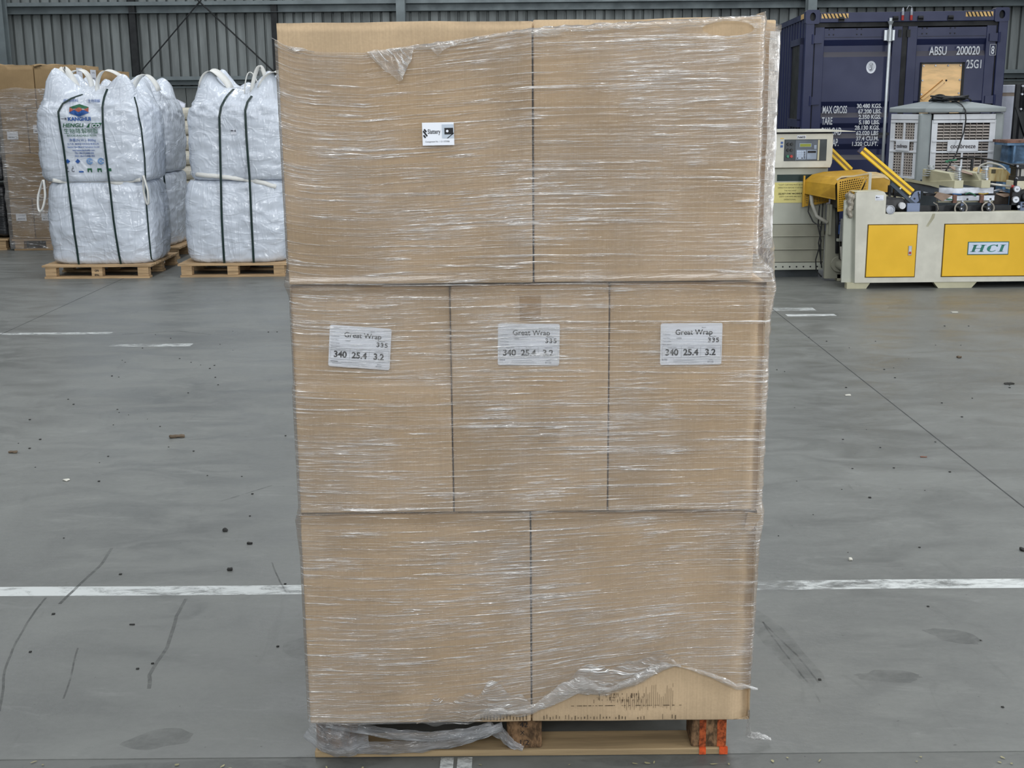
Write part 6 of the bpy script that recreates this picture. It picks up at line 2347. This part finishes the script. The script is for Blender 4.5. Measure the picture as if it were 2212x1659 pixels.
# left side leans away: the body is built as a skewed prism, its left face turned towards the aisle
LDX, LDY = -0.235, 0.42
b = MB()
b.add([(0.0, 0, .90), (KW, 0.0, .90), (KW - .05, KD, .90), (LDX, LDY, .90), (0.0, 0, 1.56), (KW, 0.0, 1.56), (KW - .05, KD, 1.56), (LDX, LDY, 1.56)],
      [(0, 1, 5, 4), (1, 2, 6, 5), (2, 3, 7, 6), (3, 0, 4, 7), (4, 5, 6, 7), (3, 2, 1, 0)], TK)
b.build('inner_body', M_COOLDARK, ck)
b = MB()
b.add([(-.01, -.06, .0), (KW + .03, -.05, .0), (KW - .05, KD, .0), (LDX - .05, LDY, .0), (-.01, -.06, .895), (KW + .03, -.05, .895), (KW - .05, KD, .895), (LDX - .05, LDY, .895)],
      [(0, 1, 5, 4), (1, 2, 6, 5), (2, 3, 7, 6), (3, 0, 4, 7), (4, 5, 6, 7), (3, 2, 1, 0)], TK)
pk = b.build('plinth', M_PLINTH, ck)
b = MB()
kb(b, 0.02, 0.075, -0.066, -0.06, 0.76, 0.84)
b.build('rating_sticker', M_WHITE, pk)
b = MB()
for x, y, r_ in ((0.0, -0.02, 0.062), (KW + 0.0, 0.0, 0.05)):
    kb(b, x - r_ + (0.0), x + r_, y - 0.03, y + 0.06, 0.86, 1.57)
    b.build('corner_post', M_COOLGREY, ck, bevel=0.02)
    b = MB()
b = MB()
b.add([(-.02, -.09, 1.575), (KW + .05, -.07, 1.575), (KW + .02, KD + .05, 1.575), (LDX - .03, LDY, 1.575), (-.02, -.09, 1.625), (KW + .05, -.07, 1.625), (KW + .02, KD + .05, 1.625), (LDX - .03, LDY, 1.625),
       (0.16, 0.22, 1.685), (0.50, 0.22, 1.685), (0.5, 0.6, 1.685), (0.12, 0.6, 1.685)],
      [(0, 1, 5, 4), (1, 2, 6, 5), (2, 3, 7, 6), (3, 0, 4, 7), (4, 5, 9, 8), (5, 6, 10, 9), (6, 7, 11, 10), (7, 4, 8, 11), (8, 9, 10, 11), (3, 2, 1, 0)], TK)
b.build('lid', M_COOLGREY, ck, bevel=0.012)
# front grille
FG0, FG1 = 0.10, 0.69


def grille(T, W, name, eggcrate):
    fr_ = MB()
    for z0, z1 in ((1.505, 1.56), (1.470, 1.500), (1.278, 1.298), (1.165, 1.185), (0.895, 0.92)):
        fr_.box(-0.02, W + 0.02, -0.03, 0.0, z0, z1, T)
    fr_.box(-0.03, 0.03, -0.022, 0.0, 0.92, 1.50, T)
    fr_.box(W - 0.03, W + 0.03, -0.022, 0.0, 0.92, 1.50, T)
    fr_.box(W / 2 - 0.010, W / 2 + 0.010, -0.028, 0.0, 0.92, 1.17, T)
    fr_.box(W / 2 - 0.010, W / 2 + 0.010, -0.028, 0.0, 1.29, 1.48, T)
    g0 = fr_.build(name, M_COOLFRAME, ck, bevel=0.003)
    sl_ = MB()
    nrow = 18 if not eggcrate else 19
    for k in range(nrow):
        z = 0.925 + (1.465 - 0.925) * k / nrow
        hgt = (1.465 - 0.925) / nrow
        if eggcrate:
            sl_.add([tuple(v) for v in ((0.03, -0.012, z), (W - 0.03, -0.012, z), (W - 0.03, -0.012, z + hgt * 0.50), (0.03, -0.012, z + hgt * 0.50), (0.03, 0.0, z + hgt * .5), (W - .03, 0.0, z + hgt * .5))],
                    [(0, 1, 2, 3), (3, 2, 5, 4)], T)
        else:
            sl_.add([tuple(v) for v in ((0.03, -0.020, z), (W - 0.03, -0.020, z), (W - 0.03, -0.004, z + hgt * 0.62), (0.03, -0.004, z + hgt * 0.62), (0.03, -0.002, z), (W - .03, -0.002, z))],
                    [(0, 1, 2, 3), (0, 4, 5, 1)], T)
    o = sl_.build('louvres', M_COOLSLAT, g0)
    vb_ = MB()
    ncol = 8 if not eggcrate else 8
    for k in range(1, ncol):
        x = 0.03 + (W - 0.06) * k / ncol
        q = 0.002 if not eggcrate else 0.008
        vb_.box(x - q, x + q, -0.022 if not eggcrate else -0.011, 0.0, 0.92, 1.47, T)
    vb_.build('mullions', M_COOLSLAT, g0)
    return g0


TF = TK @ Matrix.Translation((FG0, -0.012, 0))
gf = grille(TF, FG1 - FG0, 'front_grille', False)
LL = math.hypot(LDX, LDY)
TL_ = TK @ Matrix.Translation((LDX + 0.04, LDY - 0.06, 0)) @ Matrix.Rotation(math.atan2(-LDY, -LDX), 4, 'Z') @ Matrix.Translation((0, -0.03, 0))
gl_ = grille(TL_, LL - 0.13, 'side_grille', True)


def badge(T, w_, g0, sc, xs):
    bb = MB()
    bb.box(-w_ / 2, w_ / 2, -0.040, -0.026, 1.180, 1.290, T)
    o = bb.build('badge', M_COOLFRAME, g0, bevel=0.004)
    bb = MB()
    text_into(bb, 'coolbreeze', 0, -0.0415, 1.214, 0.062 * sc, xs, 0.0012, T=T)
    bb.build('badge_print', mat('maroon_black_print', rgb(44, 30, 36), 0.5), o)


badge(TF @ Matrix.Translation((0.295, 0, 0)), 0.315, gf, 1.0, 0.92)
badge(TL_ @ Matrix.Translation(((LL - 0.13) / 2, 0, 0)), 0.19, gl_, 0.9, 0.62)
# black cable bundle on the lid with its lead hanging down the front
cb_ = MB()
random.seed(21)
for k in range(9):
    c = TK @ Vector((0.30 + random.uniform(-.05, .05), 0.25 + random.uniform(-.05, .05), 1.70 + k * 0.004))
    rx = random.uniform(0.07, 0.17)
    pts = [(c.x + rx * math.cos(a) + 0.03 * math.sin(3 * a + k), c.y + rx * 0.6 * math.sin(a), c.z + 0.010 * math.sin(2 * a + k)) for a in [2 * math.pi * j / 28 for j in range(29)]]
    cb_.tube(pts, 0.010, 7)
for sgn in (-1, 1):
    c = TK @ Vector((0.30, 0.25, 1.70))
    cb_.tube([(c.x + sgn * 0.1, c.y, c.z + .01), (c.x + sgn * 0.19, c.y - .05, c.z + 0.02), (c.x + sgn * 0.22, c.y - .06, c.z - .01)], 0.010, 7)
lead = [TK @ Vector(p) for p in ((0.34, 0.2, 1.70), (0.36, -0.02, 1.655), (0.375, -0.11, 1.60), (0.385, -0.12, 1.50), (0.375, -0.115, 1.38), (0.345, -0.12, 1.28), (0.30, -0.16, 1.16), (0.22, -0.22, 1.05), (0.17, -0.26, 0.985))]
pts = []
for a, c in zip(lead, lead[1:]):
    for k in range(5):
        pts.append(a.lerp(c, k / 5))
cb_.tube(pts, 0.007, 7)
tag(cb_.build('power_cable', M_BLACK, smooth=True), 'black cable bundle lying on the cooler lid, lead trailing down its front', 'cable')

# ------------------------------------------------------------------ things behind the machine at the far right
bs = thing('steel_stand', 'worn blue steel stand with a rusty top plate at the right edge', 'stand', (5.25, 12.6, 0))
MB().box(4.955, 5.6, 12.44, 12.82, 1.280, 1.306).build('top_plate', M_RUST, bs)
MB().box(4.965, 5.6, 12.46, 12.80, 1.255, 1.280).build('under_plate', M_BLUEPAINT, bs)
b = MB()
b.prism([(4.99, 0.0), (5.45, 0.0), (5.45, 1.255), (5.02, 1.255), (5.015, 1.10), (4.99, 1.02)], 12.56, 12.74)
b.build('web_plate', M_BLUEPAINT, bs)
for x in (5.04, 5.22):
    MB().box(x, x + 0.02, 12.48, 12.58, 0.0, 1.255).build('stiffener', M_BLUEPAINT, bs)
b = MB()
b.prism([(4.95, 0.98), (5.06, 1.10), (5.16, 1.10), (5.20, 0.98)], 12.40, 12.47)
b.build('blue_gusset', M_BLUEPAINT, bs)

rk = thing('steel_rack', 'tall black steel rack upright at the right edge above the blue stand', 'rack', (5.5, 13.55, 0))
b = MB()
b.prism([(5.42, 0.0), (5.445, 0.0), (5.475, 1.86), (5.43, 1.86)], 13.5, 13.55)
b.build('upright', M_BLACKMETAL, rk, bevel=0.003)
MB().box(5.50, 5.56, 13.52, 13.60, 0.0, 1.86).build('upright', M_BLACKMETAL, rk)
b = MB()
b.prism([(5.43, 1.62), (5.46, 1.62), (5.60, 1.29), (5.565, 1.29)], 13.49, 13.51)
b.build('diagonal_brace', M_BLACKMETAL, rk)
for z in (1.84, 1.755, 1.60):
    MB().tube([(5.485, 13.50, z), (5.485, 13.47, z)], 0.011, 10).build('bolt', M_ALU, rk)
MB().box(5.52, 5.75, 13.44, 13.48, 1.58, 1.80).build('white_plate', M_WHITE, rk)

b = MB()
b.tube([(6.95, 17.2, 0), (6.95, 17.2, 1.74)], 0.56, 48)
rl = b.build('film_roll', M_CLEARPVC, smooth='auto')
tag(rl, 'big upright white roll between the container and the black rack', 'roll')
b = MB()
b.tube([(6.95, 17.2, 1.74), (6.95, 17.2, 1.785)], 0.555, 48)
b.build('tan_core_band', M_TAN, rl)
b = MB()
b.tube([(6.95, 17.2, 1.785), (6.95, 17.2, 1.875), (6.95, 17.2, 1.885)], [0.57, 0.57, 0.55], 48)
b.build('white_cap', M_CLEARPVC, rl)

# ------------------------------------------------------------------ bits lying on the floor
def debris(label, x, y, rx, ry, h, m, name, cat, seed, rot=0.0):
    b = MB()
    c, s_ = math.cos(rot), math.sin(rot)

    def f(p, n):
        q = p + n * 0.35 * min(rx, ry) * fbm((p.x * 60 + seed, p.y * 60, p.z * 60), 3)
        q.z = max(q.z, 0.001) + 0.4 * h * fbm((p.x * 40, p.y * 40, seed), 2) * (1 if p.z > h * .4 else 0)
        q.z = max(q.z, 0.001)
        return q
    r_ = min(rx, ry, h) * 0.45
    b.rbox(-rx, rx, -ry, ry, 0.001, h, r_, (6, 5, 3), f)
    b.v = [(x + p[0] * c - p[1] * s_, y + p[0] * s_ + p[1] * c, p[2]) for p in b.v]
    return tag(b.build(name, m, smooth=True), label, cat)


M_LEAF = mat('brown_leaf', rgb(96, 82, 66), 0.8)
M_CHIPD = mat('dark_grit', rgb(40, 40, 38), 0.8)
M_CHIPW = mat('pale_chip', rgb(196, 194, 184), 0.7)
debris('curled brown bark scrap on the floor left of the stack, the largest there', -1.778, 6.282, 0.038, 0.016, 0.014, M_LEAF, 'bark_scrap', 'scrap', 1, 0.2)
debris('pale chip on the floor at left, below the bulk bags', -2.103, 5.532, 0.016, 0.012, 0.006, M_CHIPW, 'stone_chip', 'chip', 2, -0.5)
debris('dark crumpled scrap just beyond the white line left of the stack', -1.074, 4.372, 0.010, 0.007, 0.010, M_CHIPD, 'scrap', 'scrap', 3)
debris('small white pebble beyond the white line right of the stack', 1.289, 4.422, 0.007, 0.007, 0.010, M_CHIPW, 'pebble', 'pebble', 4)
debris('dark wood splinter on the floor below the machine at far right', 3.062, 7.357, 0.032, 0.010, 0.010, M_CHIPD, 'wood_splinter', 'scrap', 5)
debris('small dark scrap on the floor in front of the left machine door', 3.04, 8.158, 0.014, 0.016, 0.012, M_LEAF, 'scrap', 'scrap', 6)
debris('dark lump on the floor at the right edge near the white line', 1.985, 4.505, 0.012, 0.012, 0.012, M_CHIPD, 'scrap', 'scrap', 7)
debris('dark leaf scrap on the floor at the left edge', -2.544, 6.014, 0.022, 0.012, 0.010, M_LEAF, 'leaf_scrap', 'scrap', 8)
debris('small black bit left of the bottom carton seam, on the floor', -1.191, 4.812, 0.010, 0.010, 0.010, M_CHIPD, 'grit_lump', 'scrap', 9)
debris('small dark bit nearest the stack at left, above the white line', -1.057, 4.656, 0.011, 0.007, 0.007, M_CHIPD, 'grit_lump', 'scrap', 10)
debris('flat dark strip on the floor below the left white line', -1.297, 3.878, 0.009, 0.003, 0.004, M_CHIPD, 'scrap', 'scrap', 11)
debris('thin reddish splinter beside the floor joint at right', 2.02, 5.793, 0.016, 0.004, 0.005, mat('reddish_wood', rgb(110, 74, 60), 0.8), 'wood_splinter', 'scrap', 12)
debris('pale paper flake on the floor right of the stack, beside the joint', 2.0, 7.10, 0.018, 0.012, 0.004, M_CHIPW, 'paper_flake', 'scrap', 13)
debris('pale paper flake on the floor near the front of the machine', 3.649, 9.97, 0.025, 0.02, 0.004, M_CHIPW, 'paper_flake', 'scrap', 14)
gm = MB()
random.seed(31)
for k in range(240):
    x, y = random.uniform(-2.8, 3.6), random.uniform(3.1, 9.5)
    if abs(x) > 0.62 * y:
        continue
    if -0.7 < x < 0.85 and y < 4.3:
        continue
    r_ = random.uniform(0.002, 0.006)
    gm.rbox(x - r_, x + r_, y - r_ * random.uniform(.5, 1), y + r_, 0.0002, r_ * 0.8, r_ * 0.3, (1, 1, 1))
gr = gm.build('floor_grit', M_CHIPD, kind='stuff')
gr['label'], gr['category'] = 'fine dark grit scattered over the grey concrete floor', 'grit'
